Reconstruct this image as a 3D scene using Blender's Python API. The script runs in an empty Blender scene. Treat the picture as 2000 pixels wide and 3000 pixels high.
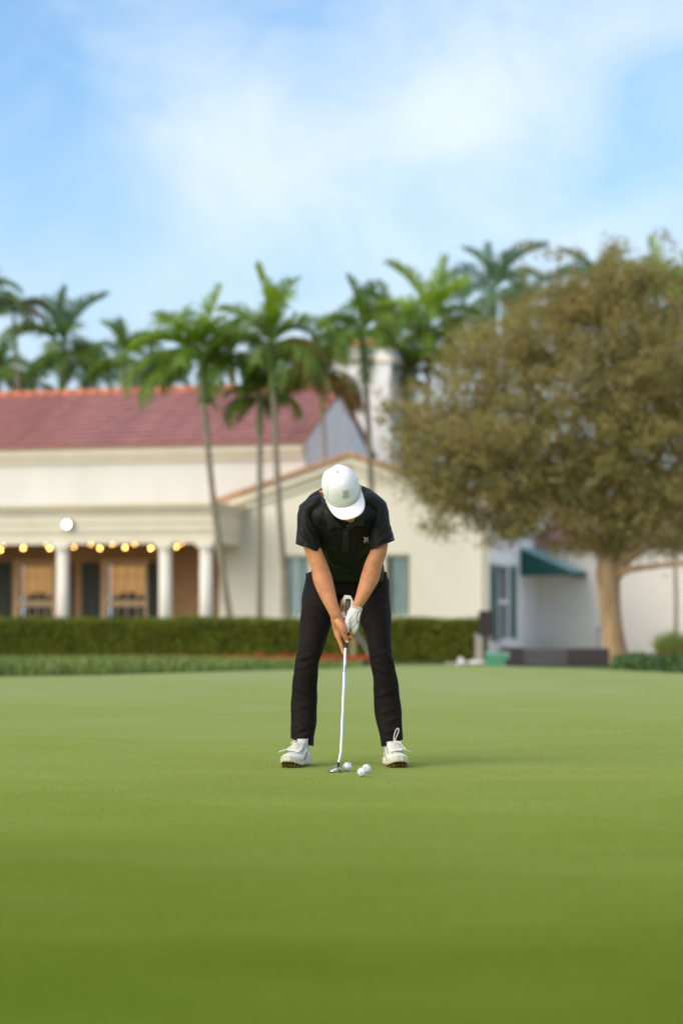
import bpy, bmesh, math, random
import numpy as np
from mathutils import Vector, Matrix
from mathutils.bvhtree import BVHTree

S = bpy.context.scene
COL = S.collection
rnd = random.Random(7)
R = np.random.RandomState(11)

# ------------------------------------------------------------------ camera
F = 85.0 / 36.0 * 3000.0            # focal length in pixels of the 2000x3000 photograph
CH = 0.73                           # camera height
HOR = 1800.0                        # horizon row
cd = bpy.data.cameras.new("camera")
cd.lens = 85.0; cd.sensor_fit = 'VERTICAL'; cd.sensor_height = 36.0; cd.sensor_width = 24.0
cd.shift_y = (HOR - 1500.0) / 3000.0
cd.clip_start = 0.1; cd.clip_end = 6000.0
cd.dof.use_dof = True; cd.dof.focus_distance = 11.45; cd.dof.aperture_fstop = 1.9
cam = bpy.data.objects.new("camera", cd); COL.objects.link(cam)
cam.location = (0, 0, CH); cam.rotation_euler = (math.radians(90), 0, 0)
S.camera = cam

# ------------------------------------------------------------------ sky, sun, exposure
SUN_AZ = math.radians(-128.0)       # from +Y, clockwise: behind the camera, to its left
SUN_EL = math.radians(30.0)
W = bpy.data.worlds.new("World"); S.world = W; W.use_nodes = True
nt = W.node_tree; N = nt.nodes; L = nt.links
bg = N["Background"]; bg.inputs[1].default_value = 0.15
sky = N.new("ShaderNodeTexSky"); sky.sky_type = 'NISHITA'; sky.sun_disc = False
sky.sun_elevation = SUN_EL; sky.sun_rotation = SUN_AZ
sky.air_density = 1.0; sky.dust_density = 1.5; sky.ozone_density = 1.5
tint = N.new("ShaderNodeMix"); tint.data_type = 'RGBA'; tint.blend_type = 'MULTIPLY'
tint.inputs[0].default_value = 1.0; tint.inputs[7].default_value = (0.69, 1.0, 1.21, 1)
L.new(sky.outputs[0], tint.inputs[6])
tc = N.new("ShaderNodeTexCoord")
nrm = N.new("ShaderNodeVectorMath"); nrm.operation = 'NORMALIZE'; L.new(tc.outputs['Generated'], nrm.inputs[0])
sep = N.new("ShaderNodeSeparateXYZ"); L.new(nrm.outputs[0], sep.inputs[0])
def wmath(op, a, b=None, c=None, clamp=False):
    n = N.new("ShaderNodeMath"); n.operation = op; n.use_clamp = clamp
    for i, v in enumerate((a, b, c)):
        if v is None: continue
        if isinstance(v, (int, float)): n.inputs[i].default_value = v
        else: L.new(v, n.inputs[i])
    return n.outputs[0]
mp = N.new("ShaderNodeMapping"); mp.inputs[3].default_value = (1, 1, 1.35); mp.inputs[1].default_value = (3.1, 0.4, 0.9)
L.new(nrm.outputs[0], mp.inputs[0])
n1 = N.new("ShaderNodeTexNoise"); n1.inputs['Scale'].default_value = 15.0; n1.inputs['Detail'].default_value = 8.0
n1.inputs['Roughness'].default_value = 0.58; n1.inputs['Distortion'].default_value = 0.6
L.new(mp.outputs[0], n1.inputs[0])
n2 = N.new("ShaderNodeTexNoise"); n2.inputs['Scale'].default_value = 4.0; n2.inputs['Detail'].default_value = 2.0
L.new(mp.outputs[0], n2.inputs[0])
dens = wmath('ADD', wmath('MULTIPLY', n1.outputs[0], 1.15), wmath('MULTIPLY', n2.outputs[0], 0.35))
# the cloud banks the photograph shows, as soft lobes of the cloud field
for (px, py, r, k) in ((1130, 360, 420, .20), (540, 300, 420, .20), (1400, 180, 330, .20), (700, 500, 300, .14),
                       (1960, 120, 260, .16), (1500, 520, 380, .12), (20, 380, 340, -.26), (1890, 330, 320, -.18),
                       (130, 60, 380, -.2), (800, 20, 360, -.24), (150, 720, 400, -.16)):
    d = Vector(((px - 1000) / F, 1, (HOR - py) / F)).normalized()
    dp = N.new("ShaderNodeVectorMath"); dp.operation = 'DISTANCE'; dp.inputs[1].default_value = d
    L.new(nrm.outputs[0], dp.inputs[0])
    mr = N.new("ShaderNodeMapRange"); mr.interpolation_type = 'SMOOTHSTEP'
    mr.inputs[1].default_value = 0; mr.inputs[2].default_value = r * 1.5 / F; mr.inputs[3].default_value = k; mr.inputs[4].default_value = 0
    L.new(dp.outputs['Value'], mr.inputs[0])
    dens = wmath('ADD', dens, mr.outputs[0])
el = N.new("ShaderNodeMapRange"); el.interpolation_type = 'SMOOTHSTEP'   # denser cloud veil added above the frame to raise ambient light
el.inputs[1].default_value = 0.24; el.inputs[2].default_value = 0.62; el.inputs[3].default_value = 0.0; el.inputs[4].default_value = 0.36
L.new(sep.outputs[2], el.inputs[0]); dens = wmath('ADD', dens, el.outputs[0])
cm = N.new("ShaderNodeMapRange"); cm.interpolation_type = 'SMOOTHSTEP'
cm.inputs[1].default_value = 0.26; cm.inputs[2].default_value = 1.50; L.new(dens, cm.inputs[0]); cm.inputs[4].default_value = 0.80
hz = N.new("ShaderNodeMapRange"); hz.interpolation_type = 'SMOOTHSTEP'
hz.inputs[1].default_value = 0.0; hz.inputs[2].default_value = 0.27; hz.inputs[3].default_value = 0.85; hz.inputs[4].default_value = 0.0
L.new(sep.outputs[2], hz.inputs[0])
hmix = N.new("ShaderNodeMix"); hmix.data_type = 'RGBA'; L.new(hz.outputs[0], hmix.inputs[0])
L.new(tint.outputs[2], hmix.inputs[6]); hmix.inputs[7].default_value = (4.3, 5.05, 5.85, 1)
cmix = N.new("ShaderNodeMix"); cmix.data_type = 'RGBA'; L.new(cm.outputs[0], cmix.inputs[0])
L.new(hmix.outputs[2], cmix.inputs[6]); cmix.inputs[7].default_value = (5.75, 6.15, 6.35, 1)
L.new(cmix.outputs[2], bg.inputs[0])

sd = bpy.data.lights.new("sun", 'SUN'); sd.energy = 2.1; sd.angle = math.radians(60); sd.color = (1.0, 0.84, 0.60)
sun = bpy.data.objects.new("sun", sd); COL.objects.link(sun)
sdir = Vector((math.sin(SUN_AZ) * math.cos(SUN_EL), math.cos(SUN_AZ) * math.cos(SUN_EL), math.sin(SUN_EL)))
sun.rotation_euler = sdir.to_track_quat('Z', 'Y').to_euler(); sun.location = (-20, -20, 30)
S.view_settings.view_transform = 'Standard'; S.view_settings.look = 'None'
S.view_settings.exposure = 0.20; S.view_settings.gamma = 1.0; S.view_settings.use_curve_mapping = False
S.cycles.use_denoising = True
S.cycles.max_bounces = 8; S.cycles.transparent_max_bounces = 8
S.cycles.sample_clamp_indirect = 4.0

# ------------------------------------------------------------------ helpers
def P(px, py, D):
    return np.array([(px - 1000.0) * D / F, D, CH + (HOR - py) * D / F])
def zt(y):
    t = min(max((y - 28.0) / 18.0, 0.0), 1.0)
    return -0.20 * t * t * (3 - 2 * t)
def zt_np(y):
    t = np.clip((y - 28.0) / 18.0, 0, 1)
    return -0.20 * t * t * (3 - 2 * t)

MATS = {}
def mat(name, col, rough=0.7, col2=None, nscale=6.0, ndetail=5.0, bump=0.0, bscale=40.0, metal=0.0, emit=None, estr=0.0,
        sheen=0.0, sss=0.0, spec=0.5, island=False, transl=0.0, coat=0.0, fac=(0.35, 0.65), stretch=None, col3=None, coords='Object'):
    if name in MATS: return MATS[name]
    m = bpy.data.materials.new(name); m.use_nodes = True; MATS[name] = m
    t = m.node_tree; n = t.nodes; l = t.links; b = n["Principled BSDF"]
    b.inputs["Base Color"].default_value = (*col, 1); b.inputs["Roughness"].default_value = rough
    b.inputs["Metallic"].default_value = metal; b.inputs["Specular IOR Level"].default_value = spec
    b.inputs["Sheen Weight"].default_value = sheen; b.inputs["Coat Weight"].default_value = coat
    if sss: b.inputs["Subsurface Weight"].default_value = sss; b.inputs["Subsurface Radius"].default_value = (.012, .004, .002); b.inputs["Subsurface Scale"].default_value = 1.0
    if emit: b.inputs["Emission Color"].default_value = (*emit, 1); b.inputs["Emission Strength"].default_value = estr
    tcn = n.new("ShaderNodeTexCoord"); vec = tcn.outputs[coords]
    if stretch:
        mpn = n.new("ShaderNodeMapping"); mpn.inputs[3].default_value = stretch; l.new(vec, mpn.inputs[0]); vec = mpn.outputs[0]
    cout = None
    if col2 is not None:
        no = n.new("ShaderNodeTexNoise"); no.inputs['Scale'].default_value = nscale; no.inputs['Detail'].default_value = ndetail
        no.inputs['Roughness'].default_value = 0.6
        l.new(vec, no.inputs[0])
        mr = n.new("ShaderNodeMapRange"); mr.inputs[1].default_value = fac[0]; mr.inputs[2].default_value = fac[1]
        l.new(no.outputs[0], mr.inputs[0])
        mx = n.new("ShaderNodeMix"); mx.data_type = 'RGBA'; l.new(mr.outputs[0], mx.inputs[0])
        mx.inputs[6].default_value = (*col, 1); mx.inputs[7].default_value = (*col2, 1); cout = mx.outputs[2]
    if island:
        ge = n.new("ShaderNodeNewGeometry"); rp = n.new("ShaderNodeValToRGB")
        cols = [col, col2 or col] + ([col3] if col3 else [])
        el = rp.color_ramp.elements; el[0].color = (*cols[0], 1); el[1].color = (*cols[1], 1)
        if col3: e = el.new(0.9); el[1].position = 0.9; el[-1].position = 1.0; el[1].color = (*cols[1], 1); el[-1].color = (*col3, 1)
        l.new(ge.outputs['Random Per Island'], rp.inputs[0])
        if cout is not None:
            m2 = n.new("ShaderNodeMix"); m2.data_type = 'RGBA'; m2.inputs[0].default_value = 0.5
            l.new(cout, m2.inputs[6]); l.new(rp.outputs[0], m2.inputs[7]); cout = m2.outputs[2]
        else: cout = rp.outputs[0]
    if cout is not None: l.new(cout, b.inputs["Base Color"])
    if bump:
        nb = n.new("ShaderNodeTexNoise"); nb.inputs['Scale'].default_value = bscale; nb.inputs['Detail'].default_value = 4
        l.new(vec, nb.inputs[0]); bn = n.new("ShaderNodeBump"); bn.inputs['Strength'].default_value = bump; bn.inputs['Distance'].default_value = 0.01
        l.new(nb.outputs[0], bn.inputs['Height']); l.new(bn.outputs[0], b.inputs['Normal'])
    if transl:
        tr = n.new("ShaderNodeBsdfTranslucent"); tr.inputs[0].default_value = (*[min(1, c * 1.5) for c in (col2 or col)], 1)
        if cout is not None: l.new(cout, tr.inputs[0])
        ms = n.new("ShaderNodeMixShader"); ms.inputs[0].default_value = transl
        l.new(b.outputs[0], ms.inputs[1]); l.new(tr.outputs[0], ms.inputs[2]); l.new(ms.outputs[0], n["Material Output"].inputs[0])
    return m

def tag(o, label=None, cat=None, group=None, kind=None):
    if label: o['label'] = label
    if cat: o['category'] = cat
    if group: o['group'] = group
    if kind: o['kind'] = kind
    return o
def empty(name, loc=(0, 0, 0), rz=0.0, label=None, cat=None, group=None):
    o = bpy.data.objects.new(name, None); COL.objects.link(o); o.location = loc; o.rotation_euler = (0, 0, rz)
    o.empty_display_size = 0.1
    return tag(o, label, cat, group)
def link(name, me, m=None, parent=None, smooth=False):
    if m is not None and not me.materials: me.materials.append(m)
    if smooth:
        me.polygons.foreach_set('use_smooth', [True] * len(me.polygons))
    o = bpy.data.objects.new(name, me); COL.objects.link(o)
    if parent is not None: o.parent = parent
    return o
def np_mesh(name, V, Fc):
    """V (n,3), Fc (m,k) arrays -> mesh"""
    V = np.asarray(V, dtype=np.float32); Fc = np.asarray(Fc, dtype=np.int32); k = Fc.shape[1]
    me = bpy.data.meshes.new(name); me.vertices.add(len(V)); me.vertices.foreach_set('co', V.ravel())
    me.loops.add(Fc.size); me.loops.foreach_set('vertex_index', Fc.ravel())
    me.polygons.add(len(Fc)); me.polygons.foreach_set('loop_start', np.arange(0, Fc.size, k, dtype=np.int32))
    me.update(calc_edges=True); me.validate(); return me
class MB:
    def __init__(s): s.v = []; s.f = []
    def add(s, vs, fs):
        o = len(s.v); s.v.extend([tuple(map(float, v)) for v in vs]); s.f.extend([tuple(i + o for i in f) for f in fs]); return s
    def box(s, x0, x1, y0, y1, z0, z1):
        return s.add([(x0, y0, z0), (x1, y0, z0), (x1, y1, z0), (x0, y1, z0), (x0, y0, z1), (x1, y0, z1), (x1, y1, z1), (x0, y1, z1)],
                     [(0, 3, 2, 1), (4, 5, 6, 7), (0, 1, 5, 4), (1, 2, 6, 5), (2, 3, 7, 6), (3, 0, 4, 7)])
    def prism(s, poly, axis, a0, a1):
        """poly: list of 2D points in the other two axes (order xyz minus axis), extruded along axis from a0 to a1"""
        n = len(poly); vs = []
        for a in (a0, a1):
            for p in poly:
                q = list(p); q.insert(axis, a); vs.append(q)
        fs = [tuple(range(n))[::-1], tuple(range(n, 2 * n))] + [(i, (i + 1) % n, n + (i + 1) % n, n + i) for i in range(n)]
        return s.add(vs, fs)
    def loft(s, pts, rad, n=20, hint=(1, 0, 0), cap=True, interp=0, power=2.0):
        pts = np.array(pts, float); rad = np.array([(r, r) if np.isscalar(r) else r for r in rad], float)
        if interp:
            t = np.arange(len(pts)); tt = np.linspace(0, len(pts) - 1, (len(pts) - 1) * interp + 1)
            pts = catmull(pts, tt); rad = np.maximum(catmull(rad, tt), 1e-4)
        m = len(pts); T = np.gradient(pts, axis=0); T /= np.linalg.norm(T, axis=1)[:, None]
        h = np.array(hint, float); rings = []
        def ring(c, t, a, b):
            bb = np.cross(t, h); bb /= np.linalg.norm(bb); aa = np.cross(bb, t)
            th = np.linspace(0, 2 * math.pi, n, endpoint=False); cs, sn = np.cos(th), np.sin(th)
            if power != 2.0:
                cs = np.sign(cs) * np.abs(cs) ** (2 / power); sn = np.sign(sn) * np.abs(sn) ** (2 / power)
            return c + np.outer(cs * a, aa) + np.outer(sn * b, bb)
        if cap:
            for q in (1.0, 0.8, 0.5): 
                k = math.sqrt(max(0, 1 - q * q)); k = max(k, .12); r0 = rad[0]
                rings.append(ring(pts[0] - T[0] * q * min(r0), T[0], r0[0] * k, r0[1] * k))
        for i in range(m): rings.append(ring(pts[i], T[i], *rad[i]))
        if cap:
            for q in (0.5, 0.8, 1.0):
                k = math.sqrt(max(0, 1 - q * q)); k = max(k, .12); r0 = rad[-1]
                rings.append(ring(pts[-1] + T[-1] * q * min(r0), T[-1], r0[0] * k, r0[1] * k))
        V = np.concatenate(rings); M = len(rings)
        fs = [(i * n + j, i * n + (j + 1) % n, (i + 1) * n + (j + 1) % n, (i + 1) * n + j) for i in range(M - 1) for j in range(n)]
        fs += [tuple(range(n))[::-1], tuple((M - 1) * n + j for j in range(n))]
        return s.add(V, fs)
    def tube(s, pts, r, n=8, interp=0, cap=False):
        pts = np.array(pts, float); rr = [r] * len(pts) if np.isscalar(r) else r
        d = pts[-1] - pts[0]; h = (0, 0, 1) if abs(d[2]) < 0.7 * np.linalg.norm(d) + 1e-9 else (1, 0, 0)
        return s.loft(pts, rr, n=n, hint=h, cap=cap, interp=interp)
    def sphere(s, c, r, n=12, m=8):
        r = (r, r, r) if np.isscalar(r) else r
        vs = [(c[0], c[1], c[2] - r[2])]
        for i in range(1, m):
            ph = -math.pi / 2 + math.pi * i / m
            for j in range(n):
                a = 2 * math.pi * j / n; vs.append((c[0] + r[0] * math.cos(ph) * math.cos(a), c[1] + r[1] * math.cos(ph) * math.sin(a), c[2] + r[2] * math.sin(ph)))
        vs.append((c[0], c[1], c[2] + r[2])); k = len(vs) - 1
        fs = [(0, 1 + (j + 1) % n, 1 + j) for j in range(n)]
        for i in range(m - 2):
            for j in range(n): a = 1 + i * n; fs.append((a + j, a + (j + 1) % n, a + n + (j + 1) % n, a + n + j))
        a = 1 + (m - 2) * n; fs += [(a + j, a + (j + 1) % n, k) for j in range(n)]
        return s.add(vs, fs)
    def mesh(s, name):
        me = bpy.data.meshes.new(name); me.from_pydata(s.v, [], s.f); me.update(); return me
    def build(s, name, m, parent=None, smooth=False):
        return link(name, s.mesh(name), m, parent, smooth)
def catmull(A, tt):
    out = []; n = len(A)
    for t in tt:
        i = min(int(t), n - 2); u = t - i
        p0 = A[max(i - 1, 0)]; p1 = A[i]; p2 = A[i + 1]; p3 = A[min(i + 2, n - 1)]
        out.append(0.5 * ((2 * p1) + (-p0 + p2) * u + (2 * p0 - 5 * p1 + 4 * p2 - p3) * u * u + (-p0 + 3 * p1 - 3 * p2 + p3) * u ** 3))
    return np.array(out)
def quads(C, A, B):
    """leaf quads: centre C, half axes A and B -> V, F (a diamond-ish quad each)"""
    n = len(C); V = np.stack([C - A, C + B, C + A, C - B], 1).reshape(-1, 3)
    return V, np.arange(n * 4).reshape(-1, 4)
def rand_unit(n):
    v = R.normal(size=(n, 3)); return v / np.linalg.norm(v, axis=1)[:, None]
def leaf_mesh(name, C, size, flat=0.0, aspect=0.5):
    n = len(C); a = rand_unit(n); a[:, 2] *= (1 - flat); a /= np.linalg.norm(a, axis=1)[:, None]
    b = np.cross(a, rand_unit(n)); b /= np.linalg.norm(b, axis=1)[:, None]
    s = size * (0.6 + 0.8 * R.rand(n))[:, None]
    V, Fc = quads(C, a * s, b * s * aspect); return np_mesh(name, V, Fc)
def copyo(o, parent=None):
    c = o.copy(); COL.objects.link(c)
    if parent is not None: c.parent = parent
    return c
# ------------------------------------------------------------------ ground and putting green
m_ground = mat("lawn_ground", (.055, .085, .02), .95, (.09, .12, .035), 3.0, bump=.4, bscale=60)
xs = np.concatenate([[-3000, -800, -200, -60], np.linspace(-25, 25, 26), [60, 200, 800, 3000]])
ys = np.concatenate([[-3000, -500, -60, 0], np.linspace(6, 60, 37), [80, 140, 400, 1200, 3000]])
X, Y = np.meshgrid(xs, ys); V = np.stack([X.ravel(), Y.ravel(), zt_np(Y.ravel()) - 0.012], 1)
nx = len(xs); idx = np.arange(len(ys) * nx).reshape(len(ys), nx)
Fc = np.stack([idx[:-1, :-1], idx[:-1, 1:], idx[1:, 1:], idx[1:, :-1]], -1).reshape(-1, 4)
tag(link("ground", np_mesh("ground", V, Fc), m_ground, smooth=True), kind='structure')

EDGE = [(-3000, 27.0), (-600, 27.5), (0, 28.3), (300, 29.0), (600, 31.3), (800, 34), (1000, 38), (1100, 43.5), (1400, 44.5), (1500, 42), (1700, 37), (1850, 32.5), (2000, 30), (2600, 28), (5000, 27)]
def edgeD(px):
    return float(np.interp(px, [e[0] for e in EDGE], [e[1] for e in EDGE]))
m_green = bpy.data.materials.new("green_turf"); m_green.use_nodes = True
t = m_green.node_tree; n = t.nodes; l = t.links; b = n["Principled BSDF"]; b.inputs["Roughness"].default_value = .75
b.inputs["Specular IOR Level"].default_value = 0.0; b.inputs["Sheen Weight"].default_value = 0.18; b.inputs["Sheen Roughness"].default_value = 0.25
b.inputs["Sheen Tint"].default_value = (1.0, .92, .30, 1)
g = n.new("ShaderNodeTexCoord")
def gn(scale, st, det=5, rough=.6):
    mpn = n.new("ShaderNodeMapping"); mpn.inputs[3].default_value = st; l.new(g.outputs['Object'], mpn.inputs[0])
    no = n.new("ShaderNodeTexNoise"); no.inputs['Scale'].default_value = scale; no.inputs['Detail'].default_value = det
    no.inputs['Roughness'].default_value = rough; l.new(mpn.outputs[0], no.inputs[0]); return no.outputs[0]
def gmix(f, a, c, lo=.35, hi=.65):
    mr = n.new("ShaderNodeMapRange"); mr.inputs[1].default_value = lo; mr.inputs[2].default_value = hi; l.new(f, mr.inputs[0])
    mx = n.new("ShaderNodeMix"); mx.data_type = 'RGBA'; l.new(mr.outputs[0], mx.inputs[0])
    for i, v in ((6, a), (7, c)):
        if isinstance(v, tuple): mx.inputs[i].default_value = (*v, 1)
        else: l.new(v, mx.inputs[i])
    return mx.outputs[2]
c_big = gmix(gn(.35, (.6, .35, 1), 3), (.090, .156, .003), (.132, .184, .012), .38, .62)
c_mid = gmix(gn(2.2, (.45, 1, 1), 5, .65), (.082, .150, .002), (.138, .196, .016), .38, .62)
c1 = n.new("ShaderNodeMix"); c1.data_type = 'RGBA'; c1.inputs[0].default_value = .4; l.new(c_big, c1.inputs[6]); l.new(c_mid, c1.inputs[7])
fine = gmix(gn(190, (1, .6, 1), 3, .7), (.060, .112, .003), (.175, .235, .022), .33, .67)
c2 = n.new("ShaderNodeMix"); c2.data_type = 'RGBA'; c2.inputs[0].default_value = .42; l.new(c1.outputs[2], c2.inputs[6]); l.new(fine, c2.inputs[7])
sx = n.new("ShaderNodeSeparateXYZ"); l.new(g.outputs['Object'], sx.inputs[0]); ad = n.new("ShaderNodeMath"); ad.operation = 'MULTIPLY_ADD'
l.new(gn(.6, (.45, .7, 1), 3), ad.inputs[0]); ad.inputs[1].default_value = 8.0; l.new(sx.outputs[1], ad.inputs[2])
def turf_light_ramp(n, l, fac, cols=((.70, .80, .25), (1.86, 1.60, 5.5), (2.2, 1.80, 13.0))):  # near darkening and far grazing sheen put into the turf colour by distance
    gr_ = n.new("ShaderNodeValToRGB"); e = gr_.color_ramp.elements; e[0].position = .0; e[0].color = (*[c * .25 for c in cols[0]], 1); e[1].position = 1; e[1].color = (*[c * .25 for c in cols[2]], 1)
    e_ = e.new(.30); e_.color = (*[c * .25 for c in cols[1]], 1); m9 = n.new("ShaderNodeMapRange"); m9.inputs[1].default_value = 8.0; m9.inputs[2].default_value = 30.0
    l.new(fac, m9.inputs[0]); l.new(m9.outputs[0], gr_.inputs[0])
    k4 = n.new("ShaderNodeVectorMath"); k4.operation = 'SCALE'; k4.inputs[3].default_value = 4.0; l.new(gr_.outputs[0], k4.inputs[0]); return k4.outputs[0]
c3 = n.new("ShaderNodeMix"); c3.data_type = 'RGBA'; c3.blend_type = 'MULTIPLY'; c3.inputs[0].default_value = 1; c3.clamp_result = False; l.new(c2.outputs[2], c3.inputs[6]); l.new(turf_light_ramp(n, l, ad.outputs[0]), c3.inputs[7])
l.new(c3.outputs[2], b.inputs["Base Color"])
bn = n.new("ShaderNodeBump"); bn.inputs['Strength'].default_value = .5; bn.inputs['Distance'].default_value = .004
l.new(gn(260, (1, .6, 1), 3, .7), bn.inputs['Height']); l.new(bn.outputs[0], b.inputs['Normal'])
pxs = np.concatenate([[-3000, -1500], np.linspace(-600, 2600, 65), [4000, 5000]]); rows = 70
V = []
for j in range(rows):
    for px in pxs:
        e = edgeD(px); t_ = j / (rows - 1); y = 1.5 + (e - 1.5) * t_ ** 0.9
        V.append(((px - 1000) * y / F if y > 0 else 0, y, zt(y)))
# fan behind the camera: widen the first row
k = len(pxs)
for i in range(k): V[i] = (-14 + 28 * i / (k - 1), -6, 0.0)
for i in range(k):
    y = V[k + i][1]
V = np.array(V)
# near rows are spread so that the green also continues outside the frame
for j in range(rows):
    w = 12 * (1 - j / (rows - 1)) ** 0.5
    V[j * k:(j + 1) * k, 0] += np.linspace(-w, w, k) ** 3 / max(w, 1e-6) ** 2 if w > 0 else 0
idx = np.arange(rows * k).reshape(rows, k)
Fc = np.stack([idx[:-1, :-1], idx[:-1, 1:], idx[1:, 1:], idx[1:, :-1]], -1).reshape(-1, 4)
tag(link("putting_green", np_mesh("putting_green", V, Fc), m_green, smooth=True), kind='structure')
# close-mown blades where the lens is sharp enough to show them
nb = 260000
by = 3.2 + 14.3 * R.rand(nb * 3); keep = R.rand(nb * 3) < np.where(by < 9.5, 1, np.clip((17.5 - by) / 8.0, 0, 1) ** 1.6) * (by * .2 + .7) / 3.6; by = by[keep][:nb]; nb = len(by)
bx = R.uniform(-1, 1, nb) * (by * .2 + .7); c = np.stack([bx, by, np.zeros(nb)], 1)
hgt = R.uniform(.0035, .008, nb); lean = R.normal(size=(nb, 2)) * .0022; wd = rand_unit(nb) * .0007; wd[:, 2] = 0
V = np.stack([c - wd, c + wd, c + np.stack([lean[:, 0], lean[:, 1], hgt], 1)], 1).reshape(-1, 3)
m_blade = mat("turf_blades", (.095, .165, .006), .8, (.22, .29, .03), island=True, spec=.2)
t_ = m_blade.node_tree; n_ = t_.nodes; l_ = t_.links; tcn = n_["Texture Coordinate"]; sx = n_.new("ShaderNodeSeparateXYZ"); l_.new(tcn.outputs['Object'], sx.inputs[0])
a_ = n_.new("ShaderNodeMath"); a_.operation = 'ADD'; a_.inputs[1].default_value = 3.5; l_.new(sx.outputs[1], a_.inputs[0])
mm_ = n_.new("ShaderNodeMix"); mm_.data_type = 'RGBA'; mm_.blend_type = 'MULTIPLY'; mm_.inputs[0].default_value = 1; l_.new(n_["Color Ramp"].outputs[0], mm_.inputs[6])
l_.new(turf_light_ramp(n_, l_, a_.outputs[0]), mm_.inputs[7]); l_.new(mm_.outputs[2], n_["Principled BSDF"].inputs["Base Color"])  # blades carry the same painted darkening and sheen by distance
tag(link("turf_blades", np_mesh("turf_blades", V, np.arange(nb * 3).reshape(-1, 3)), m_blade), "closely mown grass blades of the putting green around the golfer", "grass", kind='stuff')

# ------------------------------------------------------------------ clubhouse, in its own frame (turned 17 degrees)
TH = math.radians(17.0); cT, sT = math.cos(TH), math.sin(TH)
OX, OY = (893 - 1000) / F * 62.0, 62.0
def u_at(px, v): k_ = (px - 1000) / F; return (k_ * (OY + v * cT) - OX - v * sT) / (cT + k_ * sT)
def Y_at(u, v): return OY - u * sT + v * cT
def z_at(py, u, v): return CH + (HOR - py) * Y_at(u, v) / F
def v_at(px, u):
    k_ = (px - 1000) / F; return (k_ * (OY - u * sT) - OX - u * cT) / (sT - k_ * cT)
house = empty("clubhouse", (OX, OY, 0), -TH, "long cream stucco clubhouse with red tiled roof, columned porch and gabled wing", "building")
GZ = -0.30
m_side = mat("side_stucco", (.86, .85, .85), .85, (.82, .80, .80), 1.2, bump=.15, bscale=30)  # white stucco copy with raised colour, making up for the side walls' shade
m_white = mat("white_stucco", (.72, .70, .69), .85, (.64, .62, .60), .9, 6, stretch=(1, 1, .35), fac=(.40, .78), bump=.15, bscale=30)
m_cream = mat("cream_stucco", (.89, .81, .685), .85, (.80, .725, .60), .8, 6, bump=.15, bscale=30, stretch=(1, 1, .35), fac=(.38, .75))
m_trim = mat("cream_trim", (.84, .74, .60), .7, (.79, .69, .55), 2)
m_trimd = mat("beige_band", (.74, .68, .58), .8, (.69, .63, .53), 2)
m_yel = mat("porch_flashing", (.72, .56, .30), .6, (.78, .66, .45), 3)
m_tile = mat("roof_tiles", (.43, .175, .165), .40, (.30, .12, .12), 5, island=True)
m_ridge = mat("ridge_tiles", (.68, .22, .10), .6, (.55, .16, .07), 4)
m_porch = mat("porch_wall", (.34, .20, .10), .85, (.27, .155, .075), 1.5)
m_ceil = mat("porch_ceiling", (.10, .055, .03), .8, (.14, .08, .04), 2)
m_col = mat("column_paint", (.92, .84, .75), .6, (.88, .80, .71), 3)
m_shut = mat("dark_green_shutter", (.004, .018, .014), .6, (.006, .024, .018), 8)
m_frame = mat("window_frame_tan", (.58, .40, .24), .6, (.52, .36, .21), 4)
m_curt = mat("lit_curtain", (.50, .33, .15), .9, (.22, .13, .05), 5, stretch=(9, 1, .6), emit=(1.0, .56, .20), estr=.30)  # emission on the cloth stands in for lamp light from the room
m_dark = mat("dark_glass", (.03, .022, .015), .08, (.05, .035, .02), 3)
m_teal = mat("teal_glass", (.16, .24, .235), .12, (.26, .34, .32), 2.5, stretch=(7, 1, .7))
m_pane = mat("grey_glass", (.10, .11, .13), .1, (.06, .065, .08), 4)
m_wframe = mat("white_frame", (.72, .72, .74), .6)

def part(name, m, fn, parent=house, smooth=False):
    b_ = MB(); fn(b_); return b_.build(name, m, parent, smooth)
def wall_open(b_, u0, u1, v0, v1, z0, z1, ops):
    """wall slab u0..u1, z0..z1 between v0 and v1 with rectangular openings (ua,ub,za,zb)"""
    ops = sorted(ops); cur = u0
    for (a, bb, za, zb) in ops:
        if a > cur: b_.box(cur, a, v0, v1, z0, z1)
        if za > z0: b_.box(a, bb, v0, v1, z0, za)
        if zb < z1: b_.box(a, bb, v0, v1, zb, z1)
        cur = bb
    if cur < u1: b_.box(cur, u1, v0, v1, z0, z1)

# --- main block
UL = -16.0
z_e = z_at(1287, 0, -.3); z_r = z_at(1146, u_at(430, 3), 3.0)
z_porch = z_at(1478, u_at(600, -3), -3.0); z_beam = z_at(1592, u_at(500, -3), -3.0)
part("upper_wall", m_white, lambda b_: b_.box(UL, -.002, 0, .3, z_porch - .1, z_e - .05))
part("gable_end", m_side, lambda b_: (b_.box(-.3, .0, .301, 6.0, GZ, z_e - .05), b_.prism([(0.0, z_e - .05), (6.0, z_e - .05), (3.0, z_r - .12)], 0, -.28, 0.0)))
part("cornice", m_trimd, lambda b_: (b_.box(UL, -.02, -.12, 0, z_e - .46, z_e - .30), b_.box(UL, -.01, -.24, 0, z_e - .30, z_e - .04)))
roof = part("roof", m_tile, lambda b_: b_.prism([(-.34, z_e - .04), (3.0, z_r - .10), (6.34, z_e - .04), (6.34, z_e - .10), (3.0, z_r - .16), (-.34, z_e - .10)], 0, UL, .10))
NC = 13
dv, dz = 3.34, z_r - z_e
sl = math.hypot(dv, dz); tv, tz = dv / sl, dz / sl
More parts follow.
